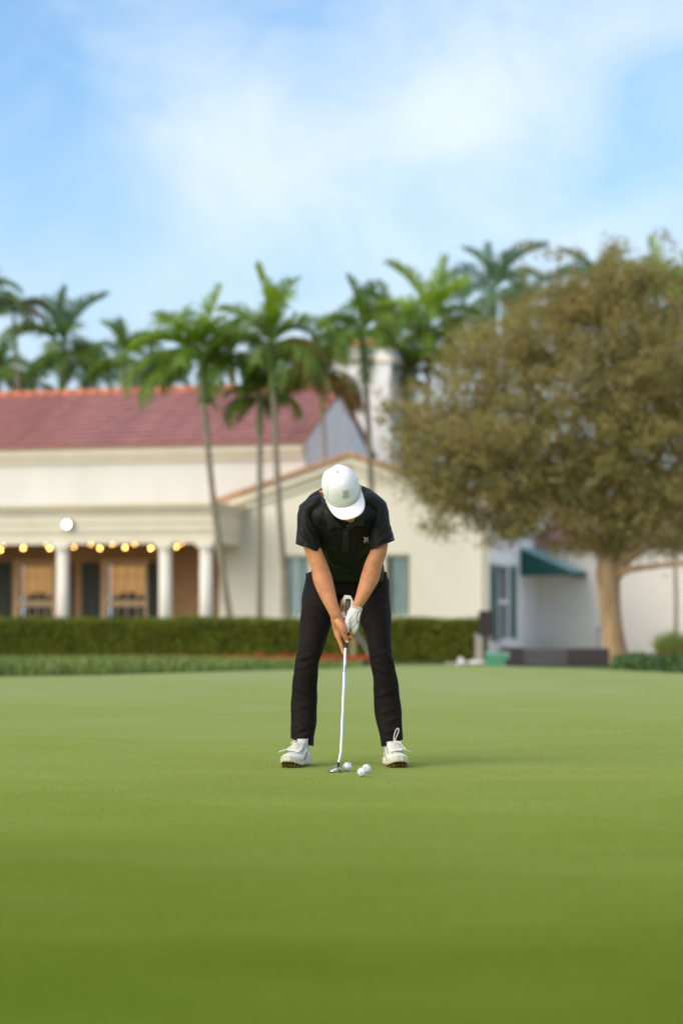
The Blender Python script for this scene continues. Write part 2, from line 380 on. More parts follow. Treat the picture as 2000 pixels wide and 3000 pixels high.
for i in range(NC):
    b_ = MB(); s0 = i * sl / NC; s1 = (i + 1) * sl / NC + .03
    u = UL + (0.13 if i % 2 else 0.0)
    while u < .12:
        w = .245; j = rnd.uniform(-.010, .010); u2 = min(u + w, .14)
        def pt(s_, h): return (-.36 + tv * s_ - tz * h, z_e - .03 + tz * s_ + tv * h)
        a0 = pt(s0, .062 + j); a1 = pt(s1, .022 + j); a2 = pt(s1, .004); a3 = pt(s0, .004)
        b_.prism([a0, a1, a2, a3], 0, u, u2); u += w + .012
    b_.build("tile_course", m_tile, roof)
part("ridge_cap", m_ridge, lambda b_: [b_.loft([(u, 3.0, z_r - .05), (u + .39, 3.0, z_r - .042)], [(.145, .155), (.148, .158)], n=12, hint=(0, 1, 0), cap=False) for u in np.arange(UL, 0.0, .38)], roof, True)
part("rake_tiles", m_ridge, lambda b_: [b_.loft([(.08, -.3 + tv * s_, z_e + tz * s_ + .03), (.08, -.3 + tv * (s_ + .38), z_e + tz * (s_ + .38) + .06)], [.04, .048], n=8, cap=False) for s_ in np.arange(0, sl - .2, .36)], roof, True)
# --- porch
UP = u_at(627, -3)
w1 = (u_at(52, 0), u_at(160, 0)); w2 = (u_at(308, 0), u_at(430, 0)); w0 = (w1[0] - (w2[0] - w1[0]), w1[1] - (w2[0] - w1[0]))
zwt = z_at(1655, u_at(300, 0), 0); zwb = z_at(1850, u_at(300, 0), 0)
PW = [(w[0], w[1], zwb, zwt) for w in (w0, w1, w2)]
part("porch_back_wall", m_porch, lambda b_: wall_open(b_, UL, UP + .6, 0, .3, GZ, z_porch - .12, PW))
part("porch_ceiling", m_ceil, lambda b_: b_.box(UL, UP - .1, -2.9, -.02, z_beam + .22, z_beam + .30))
def entab(b_):
    b_.box(UL, UP, -3.0, -2.7, z_beam, z_beam + .30); b_.box(UL, UP, -3.05, -2.7, z_beam + .302, z_beam + .50)
    b_.box(UL, UP + .03, -3.08, -2.7, z_beam + .502, z_porch - .18)
    b_.box(UP - .3, UP, -2.7, -1.0, z_beam, z_beam + .30); b_.box(UP - .3, UP + .03, -2.7, -1.0, z_beam + .302, z_porch - .18)
part("entablature", m_trim, entab)
part("cornice", m_trim, lambda b_: (b_.box(UL, UP + .10, -3.16, -1.0, z_porch - .178, z_porch - .08), b_.box(UL, UP + .16, -3.24, -1.0, z_porch - .078, z_porch - .04)))
part("porch_roof_edge", m_yel, lambda b_: b_.box(UL, UP + .18, -3.27, .0, z_porch - .038, z_porch + .03))
part("porch_floor", m_trimd, lambda b_: b_.box(UL, UP, -3.1, 0, GZ, GZ + .12))
for px in (185, 485, 604, -60 + 0, -330):
    uc = u_at(px, -2.85)
    c_ = MB(); c_.loft([(uc, -2.85, GZ + .12), (uc, -2.85, z_beam - .22)], [.168, .155], n=24, cap=False)
    co = c_.build("column", m_col, house, True)
    part("capital", m_col, lambda b_: (b_.loft([(uc, -2.85, z_beam - .22), (uc, -2.85, z_beam - .17), (uc, -2.85, z_beam - .12), (uc, -2.85, z_beam - .09)], [.155, .185, .165, .20], n=24, cap=False), b_.box(uc - .205, uc + .205, -3.055, -2.645, z_beam - .09, z_beam - .004)), co)
    part("column_base", m_col, lambda b_: b_.box(uc - .2, uc + .2, -3.05, -2.65, GZ + .121, GZ + .24), co)
for k_, (a, bb, za, zb) in enumerate(PW):
    w = bb - a
    def fr(b_):
        b_.box(a - .08, a + .05, -.05, .1, za, zb + .06); b_.box(bb - .05, bb + .08, -.05, .1, za, zb + .06); b_.box(a - .08, bb + .08, -.06, .1, zb + .062, zb + .14)
        zm = z_at(1768, u_at(300, 0), 0); b_.box(a + .052, bb - .052, -.03, .1, zm - .08, zm + .08); b_.box(a - .08, bb + .08, -.08, .1, za - .08, za - .002)
    wo = part("window", m_frame, fr)
    zm = z_at(1768, u_at(300, 0), 0)
    part("muntins", m_frame, lambda b_: ([b_.box(a + w * i / 4 - .013, a + w * i / 4 + .013, .055, .08, za + .01, zb - .01) for i in (1, 2, 3)],
         [b_.box(a + .05, bb - .05, .058, .083, z_ - .012, z_ + .012) for z_ in (zm + (zb - zm) * .35, zm + (zb - zm) * .68)]), wo)
    part("pane", m_dark, lambda b_: b_.box(a + .05, bb - .05, .31, .33, za + .001, zb), wo)
    cu = MB()   # gathered curtain behind the glass, tied to a swag
    nn = 48; V = []
    for i in range(nn + 1):
        q = i / nn; x = a + .06 + (w - .12) * q; y = .20 + .02 * math.sin(q * 60)
        cut_ = .30 + .22 * math.sin(q * math.pi) ** 2 if k_ == 1 else .12 + .5 * abs(q - .5)
        V += [(x, y, zb - .02), (x, y, zm + (zb - zm) * (.18 + .10 * math.sin(q * 3.1) ** 2 + .03 * math.sin(q * 23)))]
    cu.add(V, [(2 * i, 2 * i + 2, 2 * i + 3, 2 * i + 1) for i in range(nn)])
    cu.build("curtain", m_curt, wo)
for (x0, x1) in ((u_at(-42, -.05), u_at(30, -.05)), (u_at(176, -.05), u_at(214, -.05)), (u_at(240, -.05), u_at(291, -.05)), (u_at(433, -.05), u_at(484, -.05))):
    so = part("shutter", m_shut, lambda b_: (b_.box(x0, x0 + .05, -.06, -.01, zwb, zwt + .03), b_.box(x1 - .05, x1, -.06, -.01, zwb, zwt + .03), b_.box(x0, x1, -.055, -.012, zwt - .02, zwt + .05)))
    part("louvres", m_shut, lambda b_: [b_.box(x0 + .05, x1 - .05, -.05 , -.02, z_, z_ + .045) for z_ in np.arange(zwb, zwt - .05, .06)], so)
# --- gabled wing
VW = -1.0
uW0, uWp = u_at(640, VW), u_at(1030, VW)
uW1 = u_at(1428, VW); hw = max(uW1 - uWp, uWp - uW0)
z_we = z_at(1476, uW0, VW); z_wp = z_at(1338, uWp, VW)
sgl = (u_at(822, VW), u_at(905, VW)); sgr = (u_at(1128, VW), u_at(1201, VW))
zt_, zb_ = z_at(1625, uWp, VW), z_at(1803, uWp, VW)
lu = uWp - (hw + .25); ru = uWp + (hw + .25); slp = (z_wp - z_we) / (uWp - uW0)
def rk(u, o): return z_wp - abs(u - uWp) * slp + o
part("wing_front_wall", m_cream, lambda b_: (wall_open(b_, uW0 + .02, uW1, VW, VW + .3, GZ, z_we - .10, [(sgl[0], sgl[1], zb_, zt_), (sgr[0], sgr[1], zb_, zt_)]),
     b_.prism([(uW0 + .02, z_we - .10), (uW1, z_we - .10), (uW1, rk(uW1, -.03)), (uWp, rk(uWp, -.03)), (uW0 + .02, rk(uW0, -.03))], 1, VW, VW + .3)))
part("wing_side_wall", m_side, lambda b_: (lambda vv0, vv1, za, zb2: (b_.box(uW1 - .3, uW1 - .001, VW + .3, vv0, GZ, z_we), b_.box(uW1 - .3, uW1 - .001, vv0, vv1, GZ, za), b_.box(uW1 - .3, uW1 - .001, vv0, vv1, zb2, z_we), b_.box(uW1 - .3, uW1 - .001, vv1, 4.6, GZ, z_we)))(v_at(1454, uW1), v_at(1489, uW1), z_at(1872, uW1, 0), z_at(1655, uW1, 0)))
part("raking_cornice", m_cream, lambda b_: (b_.prism([(uWp, rk(uWp, -.02)), (lu + .1, rk(lu + .1, -.02)), (lu + .1, rk(lu + .1, -.20)), (uWp, rk(uWp, -.20))], 1, VW - .22, VW - .003),
     b_.prism([(uWp, rk(uWp, -.02)), (ru - .1, rk(ru - .1, -.02)), (ru - .1, rk(ru - .1, -.20)), (uWp, rk(uWp, -.20))][::-1], 1, VW - .22, VW - .003),
     b_.prism([(uWp, rk(uWp, -.203)), (lu + .1, rk(lu + .1, -.203)), (lu + .1, rk(lu + .1, -.40)), (uWp, rk(uWp, -.40))], 1, VW - .08, VW - .004),
     b_.prism([(uWp, rk(uWp, -.203)), (ru - .1, rk(ru - .1, -.203)), (ru - .1, rk(ru - .1, -.40)), (uWp, rk(uWp, -.40))][::-1], 1, VW - .08, VW - .004)))
m_faded = mat("faded_terracotta", (.62, .36, .22), .75, (.54, .28, .16), 3)
wroof = part("roof", m_faded, lambda b_: (b_.prism([(uWp, rk(uWp, .06)), (lu, rk(lu, .06)), (lu, rk(lu, -.015)), (uWp, rk(uWp, -.015))], 1, VW - .30, 5.0),
     b_.prism([(uWp, rk(uWp, .06)), (ru, rk(ru, .06)), (ru, rk(ru, -.015)), (uWp, rk(uWp, -.015))][::-1], 1, VW - .30, 5.0)))
wroof['label'] = "low terracotta roof of the gabled wing"
part("verge_tiles", m_faded, lambda b_: [b_.loft([(uWp + sg * s_, VW - .28, rk(uWp + sg * s_, .08)), (uWp + sg * (s_ + .3), VW - .28, rk(uWp + sg * (s_ + .3), .06))], [.042, .05], n=8, hint=(0, 1, 0), cap=False) for sg in (-1, 1) for s_ in np.arange(0, hw, .3)], wroof, True)
for (a, bb) in (sgl, sgr):
    wo = part("window", m_trim, lambda b_: (b_.box(a, a + .05, VW + .12, VW + .2, zb_, zt_), b_.box(bb - .05, bb, VW + .12, VW + .2, zb_, zt_), b_.box(a + .051, bb - .051, VW + .12, VW + .2, zt_ - .06, zt_), b_.box(a - .05, bb + .05, VW - .06, VW + .2, zb_ - .08, zb_ - .002)))
    for q in range(2):
        x0 = a + .06 + (bb - a - .12) * q / 2
        part("pane", m_teal, lambda b_: b_.box(x0, x0 + (bb - a - .12) / 2 - .03, VW + .16, VW + .18, zb_, zt_ - .062), wo)
    part("blind", m_dark, lambda b_: b_.box(a + .05, a + .11, VW + .10, VW + .118, zb_, zt_ - .07), wo)
part("downpipe", m_trimd, lambda b_: b_.tube([(uW1 - .12, VW - .05, z_we - .15), (uW1 - .12, VW - .05, GZ)], .035, 8))
part("wall_vent", m_trimd, lambda b_: b_.prism([(uWp + .22 * math.cos(a), rk(uWp, -.95) + .22 * math.sin(a)) for a in np.linspace(0, 2 * math.pi, 17)[:-1]][::-1], 1, VW - .03, VW - .002)) if False else None
# shuttered window in the shaded side wall
va, vb = v_at(1454, uW1), v_at(1489, uW1); za, zb2 = z_at(1872, uW1, 0), z_at(1655, uW1, 0)
wo = part("window", m_wframe, lambda b_: (b_.box(uW1 - .1, uW1 + .04, va - .0, va + .10, za, zb2), b_.box(uW1 - .1, uW1 + .04, vb - .10, vb, za, zb2), b_.box(uW1 - .1, uW1 + .035, va + .1, vb - .1, (za + zb2) / 2 - .05, (za + zb2) / 2 + .05), b_.box(uW1 - .1, uW1 + .14, va - .05, vb + .05, za - .12, za - .002)))
part("pane", m_pane, lambda b_: b_.box(uW1 - .2, uW1 - .05, va + .1, vb - .1, za, zb2), wo)
for (p0, p1) in ((1434, 1452), (1490, 1506)):
    v0, v1 = v_at(p0, uW1), v_at(p1, uW1)
    so = part("shutter", mat("green_shutter", (.012, .10, .075), .5, (.018, .13, .10), 6), lambda b_: (b_.box(uW1 + .002, uW1 + .06, v0, v0 + .06, za - .05, zb2 + .03), b_.box(uW1 + .002, uW1 + .06, v1 - .06, v1, za - .05, zb2 + .03)))
    part("louvres", MATS["green_shutter"], lambda b_: [b_.box(uW1 + .004, uW1 + .045, v0 + .06, v1 - .06, z_, z_ + .05) for z_ in np.arange(za - .05, zb2 - .03, .075)], so)
# --- set-back wing behind the oak
VB = 4.6
m_grey = mat("shaded_stucco", (.88, .80, .73), .85, (.83, .75, .68), 1, bump=.15, bscale=30)
z_b = z_at(1585, uW1 + 2, VB)
part("rear_wall", m_grey, lambda b_: b_.box(uW1, uW1 + 9, VB, VB + .3, GZ, z_b))
rroof = part("roof", m_tile, lambda b_: b_.prism([(VB - .35, z_b), (VB + 3, z_b + 1.2), (VB + 3, z_b + 1.1), (VB - .35, z_b - .06)], 0, uW1 + .02, uW1 + 9.3))
rroof['label'] = "dusky red roof of the rear wing seen through the oak"
for i in range(10):
    b_ = MB(); s0 = i / 10; s1 = (i + 1) / 10
    for u in np.arange(uW1 + .1, uW1 + 9.2, .26):
        b_.prism([(VB - .36 + 3.36 * s0, z_b + 1.2 * s0 + .05), (VB - .36 + 3.36 * s1, z_b + 1.2 * s1 + .015), (VB - .36 + 3.36 * s1, z_b + 1.2 * s1 + .002), (VB - .36 + 3.36 * s0, z_b + 1.2 * s0 + .002)], 0, u, u + .245)
    b_.build("tile_course", m_tile, rroof)
# --- white tower behind the palms
tower = empty("chimney_tower", (OX, OY, 0), -TH, "tall pale stucco tower with terracotta cap rising behind the palm trees", "tower")
VT = 8.0; t0, t1 = u_at(975, VT), u_at(1142, VT); ztp = z_at(1015, t0, VT)
part("tower_wall", m_side, lambda b_: b_.box(t0, t1, VT, VT + 3.0, GZ, ztp), tower)
part("tower_band", m_trim, lambda b_: b_.box(t0 - .08, t1 + .08, VT - .08, VT + 3.08, ztp - .5, ztp - .38), tower)
part("tower_cap", m_ridge, lambda b_: b_.add([(t0 - .15, VT - .15, ztp), (t1 + .15, VT - .15, ztp), (t1 + .15, VT + 3.15, ztp), (t0 - .15, VT + 3.15, ztp), ((t0 + t1) / 2, VT + 1.0, ztp + .30), ((t0 + t1) / 2, VT + 2.0, ztp + .30)],
     [(0, 1, 4), (1, 2, 5, 4), (2, 3, 5), (3, 0, 4, 5), (3, 2, 1, 0)]), tower)
# --- awning on the shaded side wall
aw = empty("awning", (OX, OY, 0), -TH, "dark green canvas awning on the shaded wall behind the oak trunk", "awning")
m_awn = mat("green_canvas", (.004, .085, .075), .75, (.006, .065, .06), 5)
va, vb = v_at(1522, uW1), v_at(1612, uW1)
za, zl = z_at(1606, uW1, va), z_at(1676, uW1, va); pr = (1668 - 1524) / F * Y_at(uW1, va) / cT
part("end_panel", m_awn, lambda b_: b_.prism([(uW1 + .01, za), (uW1 + pr, zl + .03), (uW1 + pr, zl - .10), (uW1 + .01, zl - .10)], 1, va, va + .02), aw)
part("end_panel", m_awn, lambda b_: b_.prism([(uW1 + .01, za), (uW1 + pr, zl + .03), (uW1 + pr, zl - .10), (uW1 + .01, zl - .10)], 1, vb - .02, vb), aw)
part("canopy", mat("green_canvas_skylit", (.17, .32, .33), .6, (.24, .40, .42), 5), lambda b_: b_.prism([(uW1 + .012, za + .012), (uW1 + pr + .012, zl + .04), (uW1 + pr + .012, zl + .02), (uW1 + .012, za - .01)], 1, va - .01, vb + .01), aw)  # paler, bluer copy of the canvas: light on the top put into colour
part("valance", m_awn, lambda b_: b_.box(uW1 + pr + .001, uW1 + pr + .02, va, vb, zl - .14, zl + .019), aw)
# --- string lights under the porch beam, floodlight on it
m_bulb = mat("warm_bulb", (.9, .6, .3), .4, emit=(1.0, .47, .10), estr=24)
m_wire = mat("black_wire", (.02, .02, .02), .6)
for (spec, vv, lab) in ((((2, 1611), (69, 1606), (146, 1606), (216, 1603), (293, 1606), (367, 1604), (442, 1606), (517, 1602)), -2.3, "lower festoon string of warm bulbs hanging across the porch openings"),
                   (((10, 1596), (72, 1595), (137, 1595), (201, 1594), (267, 1594), (330, 1594), (395, 1593), (461, 1592), (533, 1591)), -1.2, "upper festoon string of warm bulbs tucked under the porch beam")):
    st = empty("string_lights", (OX, OY, 0), -TH, lab, "string lights", "festoon strings under the porch")
    pts = []
    for (px, py) in spec:
        u = u_at(px, vv); z = z_at(py, u, vv); pts.append((u, vv, z + .07))
        bo = MB().sphere((u, vv, z), .030, 10, 7).build("bulb", m_bulb, st, True)
        MB().loft([(u, vv, z + .026), (u, vv, z + .07)], [.014, .014], n=8).build("socket", m_wire, bo)
    wp = []
    for a, bb in zip(pts[:-1], pts[1:]):
        for q in (0, .5): wp.append((a[0] + (bb[0] - a[0]) * q, vv, a[2] + (bb[2] - a[2]) * q - (.02 if q else 0)))
    wp.append(pts[-1]); MB().tube(wp, .006, 6).build("wire", m_wire, st)
fl = empty("floodlight", (OX, OY, 0), -TH, "square white floodlight shining on the porch beam above the first column", "lamp")
u = u_at(193, -3.2); z = z_at(1537, u, -3.2)
part("housing", mat("lamp_housing", (.25, .25, .26), .5), lambda b_: (b_.box(u - .10, u + .15, -3.17, -3.05, z - .11, z + .12), b_.box(u - .02, u + .06, -3.05, -3.04, z - .05, z + .05)), fl)
part("lens", mat("lamp_lens", (1, 1, 1), .4, emit=(1, .98, .92), estr=6), lambda b_: b_.loft([(u + .02, -3.172, z), (u + .02, -3.186, z)], [.085, .085], n=24, hint=(1, 0, 0)), fl)

# ------------------------------------------------------------------ pale slab added to bounce light onto the shaded walls
tag(MB().add([(2.75, 46.2, -.196), (12, 44.6, -.196), (14, 62, -.196), (4.2, 63, -.196)], [(0, 1, 2, 3)]).build("bounce_slab", mat("bounce_slab_paving", (.72, .64, .55), .85, (.65, .57, .49), 2, bump=.3, bscale=8)), kind='structure')

# ------------------------------------------------------------------ hedge, flower bed, ground cover
def hedge_line(q):      # q 0..1 along the hedge, left end beyond the frame
    a = np.array([-11.0, 51.0]); b = np.array([(1388 - 1000) / F * 47.0, 47.0]); return a + (b - a) * q
hg = empty("hedge", (0, 0, 0), 0, "long clipped green box hedge in front of the clubhouse", "hedge")
A, B = hedge_line(0), hedge_line(1); dr = (B - A) / np.linalg.norm(B - A); nr = np.array([-dr[1], dr[0]]); HL = np.linalg.norm(B - A); HT = .605; HW = .9
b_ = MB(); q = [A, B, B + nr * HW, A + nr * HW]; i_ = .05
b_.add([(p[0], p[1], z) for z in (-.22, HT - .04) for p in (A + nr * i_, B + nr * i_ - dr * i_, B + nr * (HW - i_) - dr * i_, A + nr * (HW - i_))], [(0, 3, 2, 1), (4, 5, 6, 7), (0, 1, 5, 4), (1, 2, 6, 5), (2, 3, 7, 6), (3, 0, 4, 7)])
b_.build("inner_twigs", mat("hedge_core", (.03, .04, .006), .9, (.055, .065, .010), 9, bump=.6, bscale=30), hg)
n_ = 60000; s_ = R.rand(n_) * HL; k_ = R.rand(n_)
off = np.where(k_ < .62, 0, np.where(k_ < .9, R.rand(n_) * HW, R.rand(n_) * HW)); zz = np.where(k_ < .62, R.uniform(-.2, HT, n_), HT + .014 * np.sin(s_ * 1.7) + .010 * np.sin(s_ * 5.3 + 2))
s_ = np.where(k_ > .93, HL, s_); zz = np.where(k_ > .93, R.uniform(-.2, HT, n_), zz)
zz = np.where((k_ >= .62) & (R.rand(n_) < .06), zz + R.uniform(0, .07, n_), zz); lump = .03 * np.sin(s_ * 2.3 + zz * 5) + .02 * np.sin(s_ * 7.1 + 1)
px_ = A[0] + dr[0] * s_ + nr[0] * off; py_ = A[1] + dr[1] * s_ + nr[1] * off
Cc = np.stack([px_, py_, zz], 1) + R.normal(size=(n_, 3)) * .028
Cc[:, 0] -= nr[0] * lump * (k_ < .62); Cc[:, 1] -= nr[1] * lump * (k_ < .62)
tag(link("foliage", leaf_mesh("foliage", Cc, .026, aspect=.6), mat("hedge_leaf", (.10, .135, .004), .6, (.25, .265, .012), 1.6, 3, island=True, transl=.25), hg), kind='stuff')

def strip_pts(n, px0, px1, hed=1.2, near=.15):
    out = []
    while len(out) < n:
        px = rnd.uniform(px0, px1); e = edgeD(px) + near
        t_ = (px + 800) / 2188; far = 49.4 - 2.6 * min(max((px - 0) / 1390, -1), 1) - hed
        if far <= e: continue
        # sample evenly over the visible rows of the bed
        D = 1 / rnd.uniform(1 / far, 1 / e); out.append((px, D))
    return out
pts = strip_pts(26000, -900, 1060, 2.2)
pts = [p for p in pts if p[0] < 900 or rnd.random() < .15]
C = np.array([((px - 1000) * D / F, D, zt(D)) for px, D in pts]); n_ = len(C)
h_ = R.uniform(.09, .21, n_) * np.interp([p[0] for p in pts], [-900, 600, 900], [1.05, .95, .7]); wv = rand_unit(n_) * .012; wv[:, 2] = 0
ln = R.normal(size=(n_, 3)) * .06; ln[:, 2] = 0
top = C + ln + np.stack([0 * h_, 0 * h_, h_], 1); mid = C + ln * .3 + np.stack([0 * h_, 0 * h_, h_ * .6], 1)
V = np.stack([C - wv, C + wv, mid + wv, mid - wv, mid - wv, mid + wv, top + wv * .2, top - wv * .2], 1).reshape(-1, 3)
tag(link("ground_cover", np_mesh("ground_cover", V, np.arange(n_ * 8).reshape(-1, 4)), mat("lilyturf", (.08, .14, .012), .5, (.30, .37, .09), 1.3, island=True, transl=.2)),
    "strip of grassy green ground cover planted between putting green and hedge", "ground cover", kind='stuff')
m_soil = mat("bed_soil", (.06, .045, .03), .95, (.09, .065, .045), 8, bump=.5)
# red flowers along the back of the bed
fp = []
for px, D in strip_pts(9000, -50, 1095, .35):
    far = 49.4 - 2.6 * min(max(px / 1390, -1), 1) - .35
    dens_ = .05 if px < 380 else (.14 if px < 640 else .7)
    if D > far - 3.2 and rnd.random() < dens_: fp.append(((px - 1000) * D / F, D, zt(D)))
fp = np.array(fp); n_ = len(fp)
lf = np.repeat(fp, 5, 0) + R.normal(size=(n_ * 5, 3)) * (.05, .05, .02) + np.array([0, 0, .05])
tag(link("bedding_leaves", leaf_mesh("bedding_leaves", lf, .035), mat("bedding_leaf", (.05, .09, .02), .6, (.12, .12, .04), island=True, transl=.2)),
    "low leaves of the bedding plants along the foot of the hedge", "bedding plants", kind='stuff')
fl_ = np.repeat(fp, 4, 0) + R.normal(size=(n_ * 4, 3)) * (.045, .045, .02) + np.array([0, 0, .11])
tag(link("red_flowers", leaf_mesh("red_flowers", fl_, .024, aspect=.9), mat("red_petal", (.50, .025, .010), .6, (.60, .13, .03), island=True, transl=.25)),
    "band of small red and orange bedding flowers below the hedge", "flowers", kind='stuff')
# planting on the right by the oak
pr_ = []
while len(pr_) < 9000:
    px = rnd.uniform(1795, 2500); e = edgeD(px) + .3; D = 1 / rnd.uniform(1 / 50, 1 / e); pr_.append(((px - 1000) * D / F, D, zt(D) + rnd.uniform(.02, .16)))
tag(link("shrub_border", leaf_mesh("shrub_border", np.array(pr_), .055), mat("border_leaf", (.03, .075, .015), .5, (.10, .17, .03), island=True, transl=.2)),
    "dark green low planting beside the oak at the right edge of the green", "ground cover", kind='stuff')
# ------------------------------------------------------------------ palms
def frond_mesh(name, m, L, e0, droop, w=.34, nl=46, twist=0.0, vee=.5, seed=0):
    """a pinnate frond growing along +x: start elevation e0, total bend droop (radians)"""
    rr = np.random.RandomState(seed); K = 14; p = np.zeros(3); pts = [p.copy()]; ang = e0
    for i in range(K):
        ang = e0 - droop * ((i + 1) / K) ** 1.3; p = p + np.array([math.cos(ang), 0, math.sin(ang)]) * L / K; pts.append(p.copy())
    pts = np.array(pts); b_ = MB(); b_.loft(pts, [.016 * (1 - .8 * i / K) + .002 for i in range(K + 1)], n=5, hint=(0, 1, 0), cap=False)
    T = np.gradient(pts, axis=0); T /= np.linalg.norm(T, axis=1)[:, None]
    for s_ in range(nl):
        t_ = .14 + .86 * s_ / (nl - 1); f = t_ * K; i = min(int(f), K - 1); c = pts[i] + (pts[i + 1] - pts[i]) * (f - i)
        tt = T[min(i + 1, K)]; nn_ = np.array([-tt[2], 0, tt[0]])
        ll = w * (math.sin(math.pi * (.12 + .80 * t_)) ** .6) * rr.uniform(.65, 1.15)
        for sg in (-1, 1):
            d = np.array([0, sg, 0]) * math.cos(vee) + nn_ * math.sin(vee) + tt * (.55 + .5 * t_) + rr.normal(size=3) * .13; d /= np.linalg.norm(d)
            wv = tt * .015; q1 = c + d * ll * .5; q2 = c + d * ll + np.array([0, 0, -1]) * ll * rr.uniform(.2, .6)
            b_.add([c - wv * .6, c + wv * .6, q1 + wv, q1 - wv, q2], [(0, 1, 2, 3), (3, 2, 4)])
    me = b_.mesh(name); me.materials.append(m); return me
m_fr = [mat("frond_fresh", (.20, .36, .012), .45, (.44, .54, .03), island=True, transl=.35),
        mat("frond_green", (.085, .19, .012), .45, (.25, .34, .03), island=True, transl=.3),
        mat("frond_blue", (.13, .23, .11), .5, (.22, .34, .17), island=True, transl=.3),
        mat("frond_dead", (.26, .10, .035), .8, (.34, .16, .06), island=True, transl=.15),
        mat("frond_olive", (.10, .11, .015), .6, (.22, .19, .025), island=True, transl=.25)]
FRM = {}
def fmesh(shape, mi):
    if (shape, mi) not in FRM:
        e0, dr_, w, vee = {'spear': (1.35, .30, .36, 1.0), 'up': (1.15, .85, .48, .8), 'mid': (.85, 1.5, .54, .55), 'arch': (.55, 1.8, .44, -.15), 'hang': (.15, 1.5, .36, -.55), 'dead': (-.25, 1.0, .30, -.2)}[shape]
        FRM[(shape, mi)] = frond_mesh("frond_" + shape, m_fr[mi], 1.0, e0, dr_, w, seed=len(FRM) + 3, vee=vee)
    return FRM[(shape, mi)]
m_trunk = mat("palm_bark", (.36, .30, .22), .85, (.25, .20, .14), 3, 4, bump=.4, bscale=12, stretch=(1, 1, 6))
m_shaft = mat("palm_crownshaft", (.16, .22, .05), .5, (.22, .26, .10), 4)
def palm(crown, D, r, base=None, label="", trunk_r=.075, mix=(0, 1), n=13, extra=(), lean=None, seed=0, spread=1.0, group=None, tall=1.0):
    rr = random.Random(seed); c = P(*crown, D); gz = zt(D) if D < 60 else -.25
    bx = P(base[0], HOR, D)[0] if base else c[0] + rr.uniform(-.2, .2)
    o = empty("palm_tree", (bx, D, gz), 0, label, "palm tree", group)
    top = Vector((c[0] - bx, 0, c[2] - gz - .10)); midp = lean if lean else 0.0
    pts = [(top.x * t_ + midp * 4 * t_ * (1 - t_), 0, top.z * t_) for t_ in (0, .12, .3, .5, .7, .86)]
    pts_r = [trunk_r * q for q in (1.55, 1.15, 1.0, .95, .9, .85)]
    MB().loft(pts, pts_r, n=12, interp=4, cap=False).build("trunk", m_trunk, o, True)
    MB().loft([pts[-1], tuple(top * .95 + Vector((midp * .15, 0, 0))), tuple(top + Vector((0, 0, .12)))], [trunk_r * 1.15, trunk_r * 1.05, trunk_r * .45], n=10, interp=3).build("crownshaft", m_shaft, o, True)
    L_ = r * D / F
    order = ['spear', 'up', 'up', 'up', 'mid', 'mid', 'mid', 'mid', 'arch', 'arch', 'arch', 'arch', 'hang', 'hang', 'hang', 'hang', 'hang']
    for i in range(n):
        sh = order[i] if i < len(order) else 'hang'
        az = i * 2.399 + seed * 1.3 + rr.uniform(-.5, .5)
        mi = mix[0] if i < 5 else mix[1]
        f = link("frond", fmesh(sh, mi), None, o)
        k = L_ * rr.uniform(.74, 1.2) * {'spear': .95 * tall, 'up': 1.0 * tall, 'mid': 1.05, 'arch': 1.1, 'hang': .95}[sh]
        f.location = tuple(top + Vector((0, 0, .02 * (8 - i) * L_ / 1.3))); f.scale = (k, k * spread, k); f.rotation_euler = (rr.uniform(-.35, .35), rr.uniform(-.22, .22), az)
    for (sh, mi, az, k) in extra:
        f = link("frond", fmesh(sh, mi), None, o); f.location = tuple(top); f.scale = (k * L_,) * 3; f.rotation_euler = (rr.uniform(-.1, .1), 0, math.radians(az))
        if mi == 3: f['label'] = "dead brown frond"
    return o
GF = "slender palms planted between the hedge and the clubhouse"
palm((590, 1040), 53.5, 185, (692, 0), "slender leaning palm before the clubhouse porch, leftmost of the palms behind the hedge", mix=(0, 1), seed=1, lean=-.10, group=GF, n=15, extra=(('arch', 1, 180, 1.45), ('hang', 1, 190, 1.3), ('mid', 0, 175, 1.2)))
palm((762, 1150), 54.0, 120, (760, 0), "straight thin palm with a dark drooping crown, trunk upright between two leaning palms", mix=(1, 1), seed=5, group=GF, n=13, trunk_r=.07, extra=(('dead', 4, 150, .9), ('dead', 4, 210, .8), ('dead', 4, 60, .9)))
palm((795, 1000), 53.2, 175, (852, 0), "palm with bright upright fronds rising beside the golfer's shoulder, trunk leaning behind his arm", mix=(0, 1), seed=2, lean=-.05, group=GF, n=15, tall=1.1,
     extra=(('arch', 4, -10, 1.2), ('arch', 4, 15, 1.15), ('hang', 4, -25, 1.3), ('dead', 3, 5, 1.35), ('dead', 3, -20, 1.2), ('arch', 4, 30, 1.2)))
palm((938, 1085), 61.2, 150, (985, 0), "low palm with hanging brown dead fronds before the right end of the red roof", mix=(1, 4), seed=31, n=15, trunk_r=.055, tall=.8, group=GF,
     extra=(('dead', 3, 0, 1.3), ('dead', 3, -25, 1.15), ('dead', 3, 20, 1.0), ('hang', 4, 170, 1.3), ('hang', 4, 10, 1.1), ('arch', 1, 185, 1.2)))
palm((1062, 965), 54.4, 165, (1098, 0), "palm with arching fronds standing before the white tower, trunk hidden behind the golfer", mix=(1, 1), seed=3, group=GF, n=14, lean=.06, extra=(('hang', 4, 160, 1.1), ('mid', 0, 150, 1.0)))
GB = "palms rising behind the clubhouse roofs"
